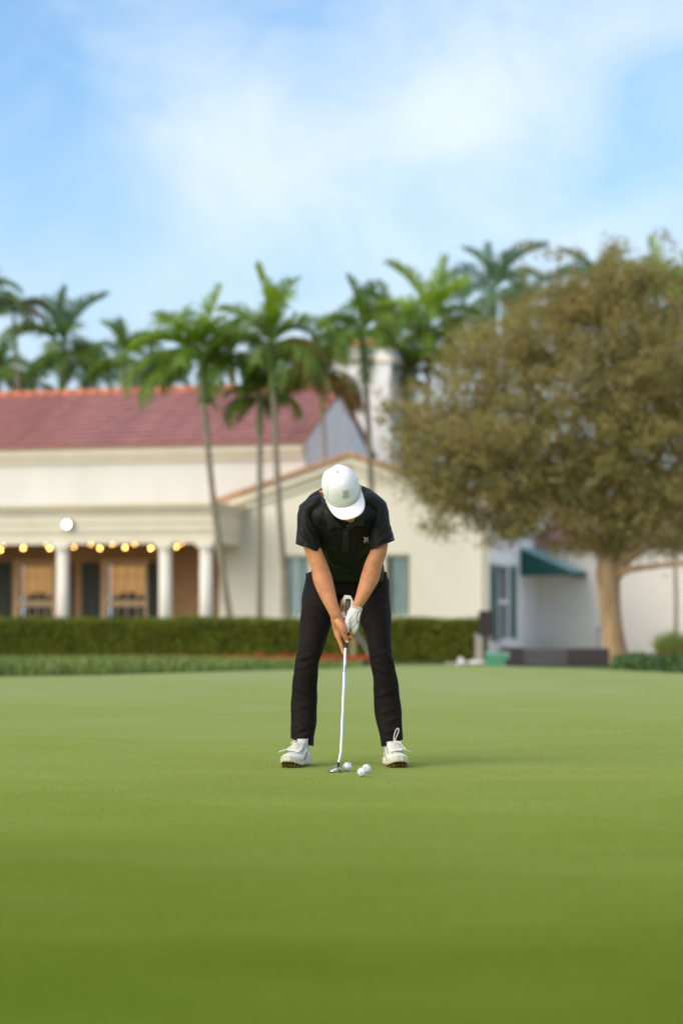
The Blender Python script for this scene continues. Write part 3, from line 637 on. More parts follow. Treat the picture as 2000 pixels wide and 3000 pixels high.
for cr, D, r, mx, lb, sd_, n_, tl, tr in (
    ((1255, 950), 72, 170, (0, 1), "tallest bright palm with spear-like upright fronds behind the white tower", 4, 15, 1.25, .09),
    ((1140, 960), 74, 140, (1, 1), "dark palm crown between the tower palm and the tall bright palm", 6, 14, 1.0, .09),
    ((1330, 1010), 76, 130, (1, 1), "dark green palm crown showing just above the oak's left side", 7, 14, 1.0, .09),
    ((1445, 850), 85, 165, (2, 2), "blue-green feathery palm arching above the left part of the oak", 8, 15, 1.0, .12),
    ((1540, 900), 84, 120, (2, 2), "small blue-green palm right beside the arching feathery one above the oak", 9, 12, 1.0, .10),
    ((1755, 850), 86, 150, (2, 2), "grey-green feathery palm fanning out above the top of the oak", 10, 15, 1.0, .12),
    ((1925, 850), 72, 130, (0, 1), "bright yellow-green palm spears above the right side of the oak", 11, 12, 1.15, .09),
    ((2010, 900), 80, 150, (1, 1), "dark green palm cut by the right edge of the picture above the oak", 12, 14, 1.0, .10),
    ((185, 1010), 78, 150, (2, 1), "big blue-green palm with raised right frond above the left end of the roof", 14, 17, 1.1, .12),
    ((255, 1090), 80, 110, (1, 1), "short green palm crown low over the roof ridge, right of the big blue-green one", 15, 13, .8, .10),
    ((362, 1040), 76, 115, (1, 1), "single narrow palm with pointed top standing above the middle of the left roof", 16, 14, 1.1, .09),
    ((470, 1110), 79, 125, (2, 2), "dusky palm crown behind the leaning palm above the roof ridge", 17, 14, .8, .10),
    ((-5, 1090), 77, 130, (1, 1), "dark green palm mass at the left edge just above the roof", 18, 16, .8, .10),
    ((100, 1120), 82, 100, (2, 1), "low palm foliage above the roof between the left edge and the big palm", 19, 12, .8, .10),
    ((678, 1030), 75, 125, (1, 4), "dim palm crown filling the gap between the leaning palm and the bright one", 20, 14, .9, .10),
    ((925, 1080), 73, 120, (4, 4), "olive-brown palm crown above the right end of the red roof", 21, 15, .9, .10),
    ((1190, 1090), 71, 125, (1, 4), "deep green palm foliage between the tower and the oak crown", 22, 15, .8, .10)):
    palm(cr, D, r, None, lb, mix=mx, seed=sd_, n=n_, tall=tl, trunk_r=tr, group=GB)
palm((40, 905), 70, 105, (85, 0), "palm with pale thin trunk and yellow-green arching fronds at the upper left edge", mix=(4, 1), seed=13, n=11, trunk_r=.06, lean=.05, group=GB, tall=.4,
     extra=(('arch', 4, 0, 1.15), ('mid', 4, 10, 1.0), ('arch', 1, 180, 1.3)))
palm((-40, 850), 69, 130, None, "palm mostly outside the left edge with one dark frond reaching into the sky", mix=(1, 1), seed=25, n=12, trunk_r=.08, group=GB, tall=.6)

# ------------------------------------------------------------------ the oak on the right
DT = 46.5; base = P(1790, HOR, DT); bx = base[0]; bz = -.2
oak = empty("oak_tree", (bx, DT, bz), 0, "large broad tree with dusty olive foliage and forked pale trunk at the right", "tree")
m_bark = mat("oak_bark", (.48, .31, .16), .9, (.30, .19, .10), 5, 6, bump=.9, bscale=22, stretch=(1, 1, .35))
def L3(px, py, dy=0.0): p = P(px, py, DT + dy); return np.array([p[0] - bx, dy, p[2] - bz])
tb = MB()
tb.loft([L3(1806, 1960), L3(1800, 1900), L3(1790, 1820), L3(1783, 1740), L3(1780, 1680), L3(1782, 1640)], [.30, .225, .20, .21, .235, .20], n=20, interp=5, hint=(1, 0, 0))
limbs = []
def limb(pts, r0, r1):
    tb.loft(pts, list(np.linspace(r0, r1, len(pts))), n=10, interp=4, cap=True, hint=(0.3, 1, 0.2)); limbs.append((np.array(pts), r1))
limb([L3(1778, 1665), L3(1740, 1590, -.2), L3(1640, 1500, -.5), L3(1480, 1400, -.5), L3(1320, 1340, -.2)], .12, .02)
limb([L3(1785, 1660), L3(1775, 1560, .2), L3(1700, 1400, .5), L3(1600, 1200, .6), L3(1500, 1050, .6)], .16, .03)
limb([L3(1790, 1660), L3(1800, 1540, .1), L3(1820, 1350, 0), L3(1800, 1100, .2), L3(1780, 900, .2)], .15, .03)
limb([L3(1795, 1680), L3(1835, 1640, -.2), L3(1900, 1590, -.4), L3(2000, 1500, -.5), L3(2120, 1400, -.6)], .13, .03)
limb([L3(1800, 1700), L3(1830, 1672, -.3), L3(1900, 1660, -.5), L3(2000, 1650, -.8), L3(2100, 1640, -1.0)], .085, .03)
limb([L3(1778, 1640), L3(1700, 1540, .6), L3(1560, 1400, 1.3), L3(1400, 1300, 1.7)], .12, .03)
limb([L3(1790, 1640), L3(1850, 1500, .8), L3(1950, 1300, 1.4), L3(2050, 1150, 1.6)], .12, .03)
ELL = [(1600, 1230, 400, 270, 2.2), (1790, 1040, 300, 240, 1.9), (1370, 1290, 230, 190, 1.6), (1270, 1340, 140, 150, 1.1), (1295, 1470, 90, 75, .7), (1420, 1440, 160, 95, 1.0), (1960, 1300, 300, 270, 2.0),
       (1620, 1480, 260, 120, 1.5), (1460, 1060, 180, 150, 1.3), (1960, 1080, 230, 220, 1.7), (1880, 1500, 240, 120, 1.5), (1620, 960, 200, 130, 1.3), (2120, 1220, 260, 300, 1.8), (1790, 870, 130, 130, .9), (1900, 830, 110, 90, .8), (1680, 900, 110, 90, .8), (1140, 1180, 50, 60, .5), (1215, 1250, 80, 90, .7), (1500, 1530, 80, 55, .6), (1720, 1590, 90, 50, .6), (1370, 1540, 40, 40, .3), (1580, 1370, 200, 110, 1.0), (1480, 1280, 160, 110, .9), (1760, 1400, 200, 120, 1.0), (1450, 1555, 120, 40, .5), (1640, 1590, 90, 35, .5), (1780, 1600, 120, 55, .7), (1930, 1590, 120, 50, .7), (1300, 1530, 70, 45, .5), (1180, 1330, 60, 70, .5)]
cl = []
vol = np.array([e[2] * e[3] * e[4] for e in ELL]); vol = vol ** .8; vol /= vol.sum()
for _ in range(3100):
    e = ELL[R.choice(len(ELL), p=vol)]; v = R.normal(size=3); v /= np.linalg.norm(v); v *= R.uniform(.55, 1.02) if R.rand() < .65 else R.rand() ** .5 * .8
    c = L3(e[0] + v[0] * e[2], e[1] + v[1] * e[3], v[2] * e[4]); cl.append(c)
cl = np.array(cl)
# secondary limbs and twigs reach from the nearest limb to the clumps
allp = np.concatenate([catmull(l_[0], np.linspace(.6, len(l_[0]) - 1, 30)) for l_ in limbs])
tw = MB()
for c in cl[::4]:
    d = np.linalg.norm(allp - c, axis=1) + .8 * np.maximum(0, allp[:, 2] - c[2]); s_ = allp[np.argmin(d)]; ds = np.linalg.norm(c - s_); s_ = c + (s_ - c) * min(1, .7 / ds); m_ = (s_ + c) / 2 + R.normal(size=3) * .12
    tw.loft([s_, m_, c], [.022, .013, .005], n=5, interp=2, cap=False, hint=(.3, 1, .2))
for k_ in range(160):   # thin shoots standing out of the top
    c = cl[R.randint(len(cl))]
    if c[2] < 3.2: continue
    tip = c + np.array([R.normal() * .15, R.normal() * .15, R.uniform(.3, .7)]); tw.loft([c, (c + tip) / 2 + R.normal(size=3) * .03, tip], [.010, .007, .003], n=4, cap=False, hint=(.3, 1, .2))
    cl = np.vstack([cl, tip[None]])
tb.build("trunk", m_bark, oak, True); tw.build("branches", mat("oak_twigs", (.30, .22, .14), .9, (.38, .29, .19), 3), oak)
sat = []
for _ in range(420):
    e = ELL[R.choice(len(ELL), p=vol)]; v = R.normal(size=3); v /= np.linalg.norm(v); v *= R.uniform(1.02, 1.22); c_ = L3(e[0] + v[0] * e[2], e[1] + v[1] * e[3], v[2] * e[4])
    if c_[2] < 4.6: sat.append(c_)
nl = 58; n_ = len(cl) * nl
Cc = np.repeat(cl, nl, 0) + R.normal(size=(n_, 3)) * np.repeat(R.uniform(.07, .17, len(cl)), nl)[:, None] * np.array([1.15, 1.15, .8])
Cc = np.concatenate([Cc, np.repeat(np.array(sat), 16, 0) + R.normal(size=(len(sat) * 16, 3)) * .10])
tag(link("crown", leaf_mesh("crown", Cc, .034, aspect=.55), mat("oak_leaf", (.21, .215, .055), .65, (.56, .42, .16), 1.4, 4, island=True, transl=.42, col3=(.56, .45, .17)), oak), kind='stuff')
# ------------------------------------------------------------------ the golfer
GX, GY = (1005 - 1000) / F * 11.65, 11.62
man = empty("person", (GX, GY, 0), 0, "golfer in a white cap, black polo shirt and dark trousers bending over his putter", "person")
ORG = np.array([GX, GY, 0.0])
def Q(px, py, D): return P(px, py, D) - ORG                     # in the golfer's own frame
def remesh(b_, voxel, smooth=4, name="m", fac=.5, adapt=0.0):
    me = b_.mesh(name); o = bpy.data.objects.new("tmp", me); COL.objects.link(o)
    md = o.modifiers.new("r", 'REMESH'); md.mode = 'VOXEL'; md.voxel_size = voxel; md.adaptivity = adapt
    if smooth: sm = o.modifiers.new("s", 'SMOOTH'); sm.factor = fac; sm.iterations = smooth
    dg = bpy.context.evaluated_depsgraph_get(); dg.update()
    out = bpy.data.meshes.new_from_object(o.evaluated_get(dg)); bpy.data.objects.remove(o); bpy.data.meshes.remove(me)
    out.name = name; return out
def co_get(me):
    a = np.empty(len(me.vertices) * 3, np.float32); me.vertices.foreach_get('co', a); return a.reshape(-1, 3).astype(float)
def no_get(me):
    a = np.empty(len(me.vertices) * 3, np.float32); me.vertex_normals.foreach_get('vector', a); return a.reshape(-1, 3).astype(float)
def co_set(me, A): me.vertices.foreach_set('co', A.astype(np.float32).ravel()); me.update()
def cut(me, co, no, pred):
    """cut away what lies beyond the plane, only near the place pred(co) says"""
    bm = bmesh.new(); bm.from_mesh(me); no = Vector(no).normalized(); co = Vector(co)
    vs = [v for v in bm.verts if pred(v.co)]; st = set(vs)
    es = [e for e in bm.edges if e.verts[0] in st and e.verts[1] in st]; fs = [f for f in bm.faces if all(v in st for v in f.verts)]
    bmesh.ops.bisect_plane(bm, geom=vs + es + fs, plane_co=co, plane_no=no)
    kill = [v for v in bm.verts if (v.co - co).dot(no) > 1e-5 and pred(v.co)]
    bmesh.ops.delete(bm, geom=kill, context='VERTS'); bm.to_mesh(me); bm.free(); me.update()
def folds(me, lst, yref=None, front=True):
    """press folds into cloth: (px0,py0,px1,py1,width_px,height_m) on the side that faces -Y"""
    A = co_get(me); Nn = no_get(me); Wd = A + ORG; px = 1000 + F * Wd[:, 0] / Wd[:, 1]; py = HOR - (Wd[:, 2] - CH) * F / Wd[:, 1]
    disp = np.zeros(len(A)); wfr = np.clip(-Nn[:, 1] * 1.6 + .35, 0, 1) if front else np.ones(len(A))
    for (x0, y0, x1, y1, w, h) in lst:
        dx, dy = x1 - x0, y1 - y0; L_ = dx * dx + dy * dy; t_ = np.clip(((px - x0) * dx + (py - y0) * dy) / L_, 0, 1)
        d = np.hypot(px - x0 - t_ * dx, py - y0 - t_ * dy); ww = w * (.55 + .9 * np.sin(np.pi * t_))
        disp += h * np.sin(np.pi * (.12 + .76 * t_)) * (np.exp(-(d / ww) ** 2) - .55 * np.exp(-((d - 1.7 * ww) / (.9 * ww)) ** 2))
    A += Nn * (disp * wfr)[:, None]; co_set(me, A)
def solid(o, t_=.003, off=-1):
    md = o.modifiers.new("cloth_thickness", 'SOLIDIFY'); md.thickness = t_; md.offset = off
m_skin = mat("skin", (.68, .295, .140), .46, (.55, .205, .085), 22, 6, bump=.3, bscale=160, sss=.10, spec=.35)
m_polo = mat("black_jersey", (.0050, .0042, .0050), .6, (.007, .006, .0068), 30, bump=.08, bscale=500, sheen=.02, spec=.28)
m_trs = mat("charcoal_twill", (.0125, .0085, .0078), .70, (.0165, .0115, .0105), 25, bump=.1, bscale=600, sheen=.0, spec=.10)
m_cap = mat("white_cotton", (.94, .90, .93), .85, (.91, .87, .90), 40, bump=.12, bscale=500)
m_glove = mat("white_leather", (.86, .80, .77), .55, (.78, .72, .67), 30, bump=.2, bscale=120)

# --- head frame
roll = math.radians(13); pitch = math.radians(49)
def rollv(v): x, y, z = v; return np.array([x * math.cos(roll) - z * math.sin(roll), y, x * math.sin(roll) + z * math.cos(roll)])
hf = rollv((0.11, -math.cos(pitch), -math.sin(pitch))); hf /= np.linalg.norm(hf)
hu0 = rollv((-.03, -math.sin(pitch), math.cos(pitch))); hu = hu0 - hf * hu0.dot(hf); hu /= np.linalg.norm(hu)
hs = np.cross(hf, hu); hs = hs if hs[0] > 0 else -hs       # towards the right of the picture
HC = Q(1000, 1436, 11.24)
def H(s_, f, u): return HC + hs * s_ + hf * f + hu * u

def shaft_pt(z):      # the putter's shaft line in space
    t_ = (z - .035) / .77; a = P(992.5, 2199, 11.215); bb = P(1020, 1754, 11.44)
    return a + (bb - a) * (z - a[2]) / (bb[2] - a[2])
def G(py):            # point of the grip at this picture row
    z = .78 - (py - 1754) / F * 11.43 + .0; lo, hi = 0.0, 1.0
    for _ in range(30):
        m_ = (lo + hi) / 2; p = shaft_pt(m_); r = HOR - (p[2] - CH) * F / p[1]
        if r > py: lo = m_
        else: hi = m_
    return shaft_pt((lo + hi) / 2)

# --- skin: one continuous body
bd = MB()
spine = [(1018, 1695, 11.97), (1017, 1675, 11.94), (1014, 1640, 11.84), (1010, 1580, 11.65), (1006, 1525, 11.52), (1004, 1485, 11.45)]
bd.loft([Q(*s_) for s_ in spine], [(.11, .04), (.12, .05), (.12, .055), (.135, .07), (.14, .07), (.10, .055)], n=28, interp=4)
bd.loft([Q(1003, 1500, 11.48), Q(1002, 1462, 11.40), H(0, -.02, -.05), H(0, 0, -.01)], [.07, .058, .056, .055], n=20, interp=3)
# skull, face, jaw, chin, nose, ears
bd.loft([H(0, -.01, -.055), H(0, -.006, .0), H(0, -.002, .04), H(0, .0, .062)], [(.066, .082), (.074, .084), (.068, .076), (.044, .048)], n=28, hint=tuple(hs), interp=4)
bd.loft([H(0, .02, .0), H(0, .03, -.05), H(0, .042, -.095), H(0, .052, -.122)], [(.062, .060), (.058, .050), (.046, .040), (.028, .026)], n=24, hint=tuple(hs), interp=4)
bd.sphere(H(0, .074, -.118), .022)
bd.loft([H(0, .088, .012), H(0, .100, -.018), H(0, .112, -.040), H(0, .098, -.050)], [.008, .010, .013, .012], n=12, hint=tuple(hs), interp=3)
for sg in (-1, 1):
    bd.sphere(H(sg * .030, .088, .020), (.020, .010, .010)); bd.sphere(H(sg * .012, .098, -.045), .009); bd.sphere(H(sg * .048, .070, -.030), .020)
bd.loft([H(-.024, .090, -.078), H(0, .100, -.076), H(.024, .090, -.078)], [(.006, .005), (.008, .007), (.006, .005)], n=10, hint=tuple(hu), interp=3)
bd.loft([H(-.020, .088, -.090), H(0, .097, -.089), H(.020, .088, -.090)], [(.006, .005), (.008, .007), (.006, .005)], n=10, hint=tuple(hu), interp=3)
for sg in (-1, 1):
    e = sg * (.080 if sg < 0 else .070)
    bd.loft([H(e, -.022, -.040), H(e + sg * .008, -.020, -.020), H(e + sg * .014, -.022, .006), H(e + sg * .015, -.016, .022), H(e + sg * .008, -.004, .024), H(e + sg * .002, .004, .006), H(e, .0, -.020), H(e, -.006, -.038)],
            [.006, .006, .006, .006, .006, .005, .005, .006], n=8, interp=3)
    bd.loft([H(sg * .072, -.012, -.035), H(sg * .076, -.012, 0), H(sg * .074, -.012, .02)], [(.010, .016), (.010, .016), (.008, .014)], n=10, hint=tuple(hs))
# arms
def arm(pts, rad): bd.loft([Q(*p) for p in pts], rad, n=22, interp=5)
arm([(930, 1498, 11.48), (900, 1505, 11.46), (903, 1560, 11.45), (917, 1612, 11.44), (936, 1660, 11.43), (945, 1697, 11.42), (960, 1743, 11.39), (974, 1779, 11.37), (984, 1803, 11.365)],
    [.040, .036, .036, (.040, .042), (.0405, .043), (.046, .043), (.0385, .035), (.030, .026), (.0275, .022)])
arm([(1080, 1490, 11.48), (1112, 1497, 11.46), (1115, 1550, 11.45), (1111, 1606, 11.45), (1094, 1654, 11.44), (1084, 1690, 11.43), (1071, 1722, 11.41), (1058, 1752, 11.39), (1046, 1777, 11.385), (1038, 1795, 11.39)],
    [.040, .036, .036, (.038, .040), (.042, .042), (.0445, .041), (.0375, .034), (.0295, .026), (.0235, .021), (.022, .020)])
# legs inside the trousers
for pl in ([(955, 1712, 11.97), (938, 1790, 11.88), (903, 1930, 11.76), (892, 2060, 11.80), (888, 2170, 11.73)], [(1080, 1712, 11.97), (1095, 1790, 11.88), (1116, 1930, 11.76), (1133, 2070, 11.80), (1147, 2170, 11.72)]):
    bd.loft([Q(1017, 1698, 11.97)] + [Q(*p) for p in pl], [.040, .045, .050, .040, .040, .032], n=18, interp=4)
# right hand (left in the picture): palm against the grip, thumb down its front, forefinger straight along the shaft
def gq(py, dx=0.0, dy=0.0): p = G(py) - ORG; return p + np.array([dx, dy, 0])
hd = bd
hd.loft([Q(984, 1800, 11.365), Q(987, 1815, 11.37), Q(993, 1832, 11.38), Q(996, 1848, 11.385), Q(994, 1862, 11.385)], [(.027, .021), (.030, .021), (.034, .021), (.033, .020), (.026, .016)], n=20, interp=4)
hd.loft([Q(991, 1822, 11.355), Q(1001, 1836, 11.345), Q(1007, 1848, 11.345)], [.017, .018, .015], n=14, interp=3)                       # thumb's ball
hd.loft([Q(1004, 1842, 11.345), Q(1008, 1856, 11.350), Q(1012, 1867, 11.356), Q(1016.5, 1880, 11.362)], [.0140, .0125, .0120, .0095], n=14, interp=4)
hd.loft([Q(988, 1855, 11.38), Q(992, 1870, 11.375), Q(997, 1884, 11.37), Q(1002, 1900, 11.365), Q(1005.5, 1915, 11.36)], [.0140, .0120, .0108, .0092, .0070], n=14, interp=4)
for (py, kx, tip, r) in ((1872, 991, (1021, 1866, 11.378), .0092), (1861, 993, (1026, 1852, 11.380), .0092), (1850, 996, (1036, 1846, 11.392), .0078)):
    g_ = gq(py); hd.loft([Q(kx, py - 4, 11.395), g_ + np.array([-.012, .027, -.002]), g_ + np.array([.012, .024, 0]), g_ + np.array([.025, .004, .002]), Q(*tip)], [r * 1.25, r * 1.1, r * 1.05, r, r * .85], n=12, interp=4)
body_me = remesh(bd, .0034, 3, "body")
body = link("body", body_me, m_skin, man, True)
# thumb nail
nl_ = MB().sphere(Q(1016.8, 1880, 11.3515), (.0052, .0022, .0062), 10, 6); nl_.build("thumbnail", mat("nail", (.72, .46, .36), .3, spec=.6), body, True)
# a few moles on the forearms
mb = MB(); bvh = BVHTree.FromPolygons([v.co for v in body_me.vertices], [p.vertices[:] for p in body_me.polygons])
def hit(px, py, tree, D0=10.3):
    o_ = Vector(P(px, py, D0) - ORG); d_ = (Vector(P(px, py, D0 + 1)) - Vector(P(px, py, D0))).normalized(); h_ = tree.ray_cast(o_, d_)
    return (h_[0], h_[1]) if h_[0] is not None else (None, None)
for (px, py, r) in ((940, 1729, .0022), (1103, 1653, .0016), (1068, 1672, .0020), (909, 1688, .0012), (950, 1715, .0012), (1095, 1700, .0012)):
    c, n__ = hit(px, py, bvh)
    if c is not None: mb.sphere(tuple(c), r, 6, 4)
mb.build("moles", mat("mole", (.16, .05, .025), .6), body, True)['kind'] = 'stuff'
# --- beard and hair
br = MB()
br.loft([H(0, .040, -.085), H(0, .056, -.112), H(0, .066, -.130), H(0, .070, -.138)], [(.050, .043), (.041, .036), (.028, .025), (.014, .012)], n=20, hint=tuple(hs), interp=3)
br_me = remesh(br, .0028, 1, "beard"); A = co_get(br_me); Nn = no_get(br_me); A += Nn * (R.rand(len(A), 1) * .0030 - .0012); co_set(br_me, A)
# keep only the skirt of the jaw: the mouth stays free
link("beard", br_me, mat("beard_hair", (.30, .145, .045), .8, (.42, .24, .09), 160, 3, bump=.8, bscale=400), man)
hr = MB(); hr.loft([H(0, -.012, -.062), H(0, -.010, -.02), H(0, -.006, .01)], [(.068, .080), (.0765, .086), (.0745, .083)], n=28, hint=tuple(hs), interp=3)
hr_me = remesh(hr, .005, 1, "hair"); cut(hr_me, Vector(H(0, .012, 0)), Vector(hf), lambda c: True); A = co_get(hr_me); A += no_get(hr_me) * (R.rand(len(A), 1) * .002); co_set(hr_me, A)
link("hair", hr_me, mat("hair", (.11, .06, .03), .7, (.16, .09, .045), 90, 3, bump=.6, bscale=300), man, True)

# --- polo shirt
sh = MB()
sp2 = [(1020, 1715, 11.97), (1019, 1690, 11.90), (1016, 1645, 11.79), (1010, 1590, 11.66), (1006, 1540, 11.54), (1004, 1500, 11.46), (1003, 1470, 11.415)]
sh.loft([Q(*s_) for s_ in sp2], [(.178, .118), (.182, .118), (.176, .112), (.178, .120), (.192, .122), (.185, .098), (.105, .066)], n=40, interp=5, power=2.25)
# upper back / trapezius slope up to the neck
sh.loft([Q(900, 1494, 11.49), Q(950, 1466, 11.52), Q(1003, 1455, 11.53), Q(1055, 1460, 11.52), Q(1108, 1486, 11.49)], [(.045, .040), (.066, .050), (.076, .056), (.066, .050), (.045, .040)], n=24, interp=5, hint=(0, .6, .8))
SLV = [MB(), MB()]
SLV[0].loft([Q(930, 1480, 11.46), Q(898, 1500, 11.46), Q(899, 1545, 11.455), Q(902, 1590, 11.455), Q(905, 1625, 11.455), Q(906, 1645, 11.455)], [(.048, .050), (.041, .054), (.0475, .062), (.060, .070), (.067, .072), (.068, .072)], n=30, interp=4)
SLV[1].loft([Q(1082, 1468, 11.46), Q(1110, 1490, 11.46), Q(1113, 1535, 11.455), Q(1118, 1578, 11.455), Q(1122, 1610, 11.455), Q(1124, 1635, 11.455)], [(.048, .050), (.041, .054), (.0475, .062), (.0585, .070), (.0640, .072), (.065, .072)], n=30, interp=4)
shirt_me = remesh(sh, .0060, 7, "polo_shirt"); slv_me = [remesh(q, .0050, 5, "sleeve") for q in SLV]
sh.add(SLV[0].v, SLV[0].f); sh.add(SLV[1].v, SLV[1].f); whole_me = remesh(sh, .006, 6, "whole")
FO = [  # left sleeve
    (876, 1548, 905, 1592, 4, .0045), (880, 1556, 925, 1602, 4, .004), (886, 1530, 930, 1590, 4, .004), (874, 1570, 884, 1600, 5, .004), (885, 1598, 915, 1606, 3.5, .002), (905, 1520, 938, 1580, 5, .004), (940, 1480, 925, 1560, 6, .003),
    # right sleeve
    (1150, 1540, 1112, 1580, 4, .004), (1154, 1560, 1105, 1592, 4, .004), (1140, 1525, 1106, 1570, 4, .004), (1140, 1590, 1115, 1600, 4, .002), (1098, 1500, 1110, 1560, 5, .0035),
    # body
    (960, 1560, 1000, 1640, 6, .004), (985, 1555, 1010, 1625, 5, .003), (1080, 1560, 1045, 1650, 6, .004), (1060, 1600, 1020, 1680, 6, .004), (950, 1610, 1000, 1680, 6, .005), (955, 1645, 1040, 1672, 5, .004), (1075, 1630, 1030, 1690, 5, .004),
    (955, 1600, 968, 1650, 5, .005), (1000, 1670, 1070, 1655, 5, .004), (940, 1450, 900, 1490, 5, .003), (1070, 1440, 1115, 1475, 5, .003), (990, 1560, 940, 1510, 5, .003), (1030, 1560, 1085, 1510, 5, .003)]
for q in [shirt_me, whole_me] + slv_me: folds(q, FO)
A = co_get(shirt_me); Nn = no_get(shirt_me); A += Nn * (.0018 * np.sin(A[:, 0] * 61 + A[:, 2] * 47) * np.sin(A[:, 1] * 53 - A[:, 2] * 39 + 1))[:, None]; co_set(shirt_me, A)
def cutpx(me, p0, p1, lo, hi, side):
    """cut below the picture line p0-p1 (a plane through the camera's rough direction), between columns lo..hi"""
    a = P(*p0, 11.45) - ORG; bb = P(*p1, 11.45) - ORG; d = bb - a; no = np.array([d[2], 0, -d[0]]); no = no / np.linalg.norm(no)
    if no[2] > 0: no = -no
    xl, xh = (lo - 1000) / F * 11.46 - GX, (hi - 1000) / F * 11.46 - GX; zc = CH + (HOR - side) * 11.46 / F
    cut(me, a, no, lambda c: True)
cutpx(slv_me[0], (862, 1592), (940, 1620), 700, 1000, 1500); cutpx(slv_me[1], (1089, 1609), (1160, 1581), 1040, 1280, 1500)
hemz = float(Q(1018, 1704, 11.80)[2]); cut(shirt_me, (0, 0, hemz), (0, 0, -1), lambda c: True)
# neck opening
nk = Vector(Q(1003, 1474, 11.425)); nn = Vector(H(0, .05, -.01)) - Vector(Q(1006, 1540, 11.54)); nn.normalize()
cut(shirt_me, nk + nn * .052, nn, lambda c: abs(c.x - nk.x) < .07 and (c - nk).length < .2)
shirt = link("polo_shirt", shirt_me, m_polo, man, True); solid(shirt)
for q in slv_me: solid(link("sleeve", q, m_polo, shirt, True))
sb = BVHTree.FromPolygons([v.co for v in whole_me.vertices], [p.vertices[:] for p in whole_me.polygons])
def drape(poly_px, tree, off=.004, res=3.0, thick=.003, frame=None):
    """a flat piece of cloth with this outline (in picture pixels of the reference view), laid on a surface, as real geometry"""
    from mathutils.geometry import tessellate_polygon
    bm = bmesh.new(); vs = [bm.verts.new((p[0], p[1], 0)) for p in poly_px]; f = bm.faces.new(vs)
    bmesh.ops.triangulate(bm, faces=[f])
    for _ in range(6):
        es = [e for e in bm.edges if e.calc_length() > res]
        if not es: break
        bmesh.ops.subdivide_edges(bm, edges=es, cuts=1, use_grid_fill=False); bmesh.ops.triangulate(bm, faces=bm.faces[:])
    for v in bm.verts[:]:
        c, n__ = hit(v.co.x, v.co.y, tree)
        if c is None: bm.verts.remove(v); continue
        if n__.y > 0: n__ = -n__
        v.co = c + n__ * off
    bm.normal_update()
    if sum((f.normal.y for f in bm.faces)) > 0: bmesh.ops.reverse_faces(bm, faces=bm.faces[:])
    me = bpy.data.meshes.new("piece"); bm.to_mesh(me); bm.free(); return me
m_seam = mat("black_jersey_edge", (.012, .0105, .012), .6)
co_ = MB()
for poly in ([(946, 1462), (958, 1470), (968, 1500), (982, 1520), (1003, 1541), (992, 1545), (984, 1538), (966, 1549), (961, 1549), (956, 1510)], [(1066, 1455), (1060, 1480), (1046, 1505), (1020, 1535), (1012, 1541), (1024, 1548), (1036, 1539), (1064, 1538), (1066, 1500)]):
    me_ = drape(poly, sb, .007); o_ = link("collar", me_, m_seam, shirt, True); solid(o_, .005, 1)
# collar stand round the neck
cs_ = MB(); ncv = [Vector(H(0, -.02, -.055)), Vector(H(0, -.025, -.085))]
cs_.loft([nk + nn * .025, nk + nn * .055, nk + nn * .072], [(.080, .070), (.070, .062), (.066, .058)], n=28, cap=False, interp=3)
cso = cs_.build("collar_stand", m_polo, shirt, True); solid(cso, .004)
def seam(pts, tree, r, name, m, parent, res=2.0):
    out = []
    for a, bb in zip(pts[:-1], pts[1:]):
        k_ = max(2, int(math.hypot(bb[0] - a[0], bb[1] - a[1]) / res))
        for i in range(k_):
            c, n__ = hit(a[0] + (bb[0] - a[0]) * i / k_, a[1] + (bb[1] - a[1]) * i / k_, tree)
            if c is None: continue
            out.append(c + (n__ if n__.y < 0 else -n__) * r * .3)
    return MB().tube(out, r, 5).build(name, m, parent, True)
seam([(876, 1504), (900, 1487), (925, 1474), (948, 1466)], sb, .0016, "yoke_seam", m_seam, shirt)
seam([(1066, 1464), (1090, 1468), (1112, 1476), (1130, 1486)], sb, .0016, "yoke_seam", m_seam, shirt)
seam([(876, 1504), (884, 1520), (897, 1548), (912, 1580), (930, 1612)], sb, .0013, "armhole_seam", m_seam, shirt)
seam([(1131, 1487), (1125, 1510), (1116, 1540), (1106, 1575), (1098, 1600)], sb, .0013, "armhole_seam", m_seam, shirt)
pk = link("placket", drape([(1002, 1548), (1022, 1548), (1022, 1612), (1002, 1612)], sb, .003), m_seam, shirt, True); solid(pk, .002, 1)
for (px, py) in ((1012, 1563), (1012, 1590)):
    c, n__ = hit(px, py, sb); MB().sphere(tuple(c - Vector((0, .005, 0))), (.0055, .003, .0055), 12, 6).build("button", mat("black_button", (.012, .012, .014), .25), shirt, True)
# chest emblem: a winged beast in grey thread
EMB = [[(1065, 1581), (1069, 1578.5), (1076, 1578.5), (1077.5, 1581), (1073, 1582.2), (1068, 1582)], [(1065, 1582), (1066.8, 1582), (1067, 1588), (1065.4, 1588)], [(1069.5, 1582), (1070.7, 1582), (1071, 1587), (1069.8, 1587)], [(1074.2, 1581.5), (1075.4, 1581.5), (1075.6, 1587.5), (1074.3, 1587.5)],
       [(1076.6, 1581), (1077.8, 1581), (1079, 1587), (1077.8, 1587)], [(1075, 1579), (1075.6, 1571), (1077.6, 1570.5), (1079.2, 1575), (1077.8, 1579)], [(1062, 1571.5), (1070, 1571.5), (1075, 1575.5), (1074, 1578), (1069, 1574.5)], [(1064.5, 1574.5), (1069, 1575.5), (1072.5, 1578), (1068, 1577.5)]]
m_thr = mat("grey_thread", (.55, .50, .47), .6)
for poly in EMB:
    eo = link("emblem", drape(poly, sb, .006, res=1.5), m_thr, shirt); solid(eo, .0015, 1)
seam([(1146, 1580), (1154, 1574)], sb, .0012, "sleeve_label", mat("label_thread", (.40, .36, .45), .6), shirt, 1.0)

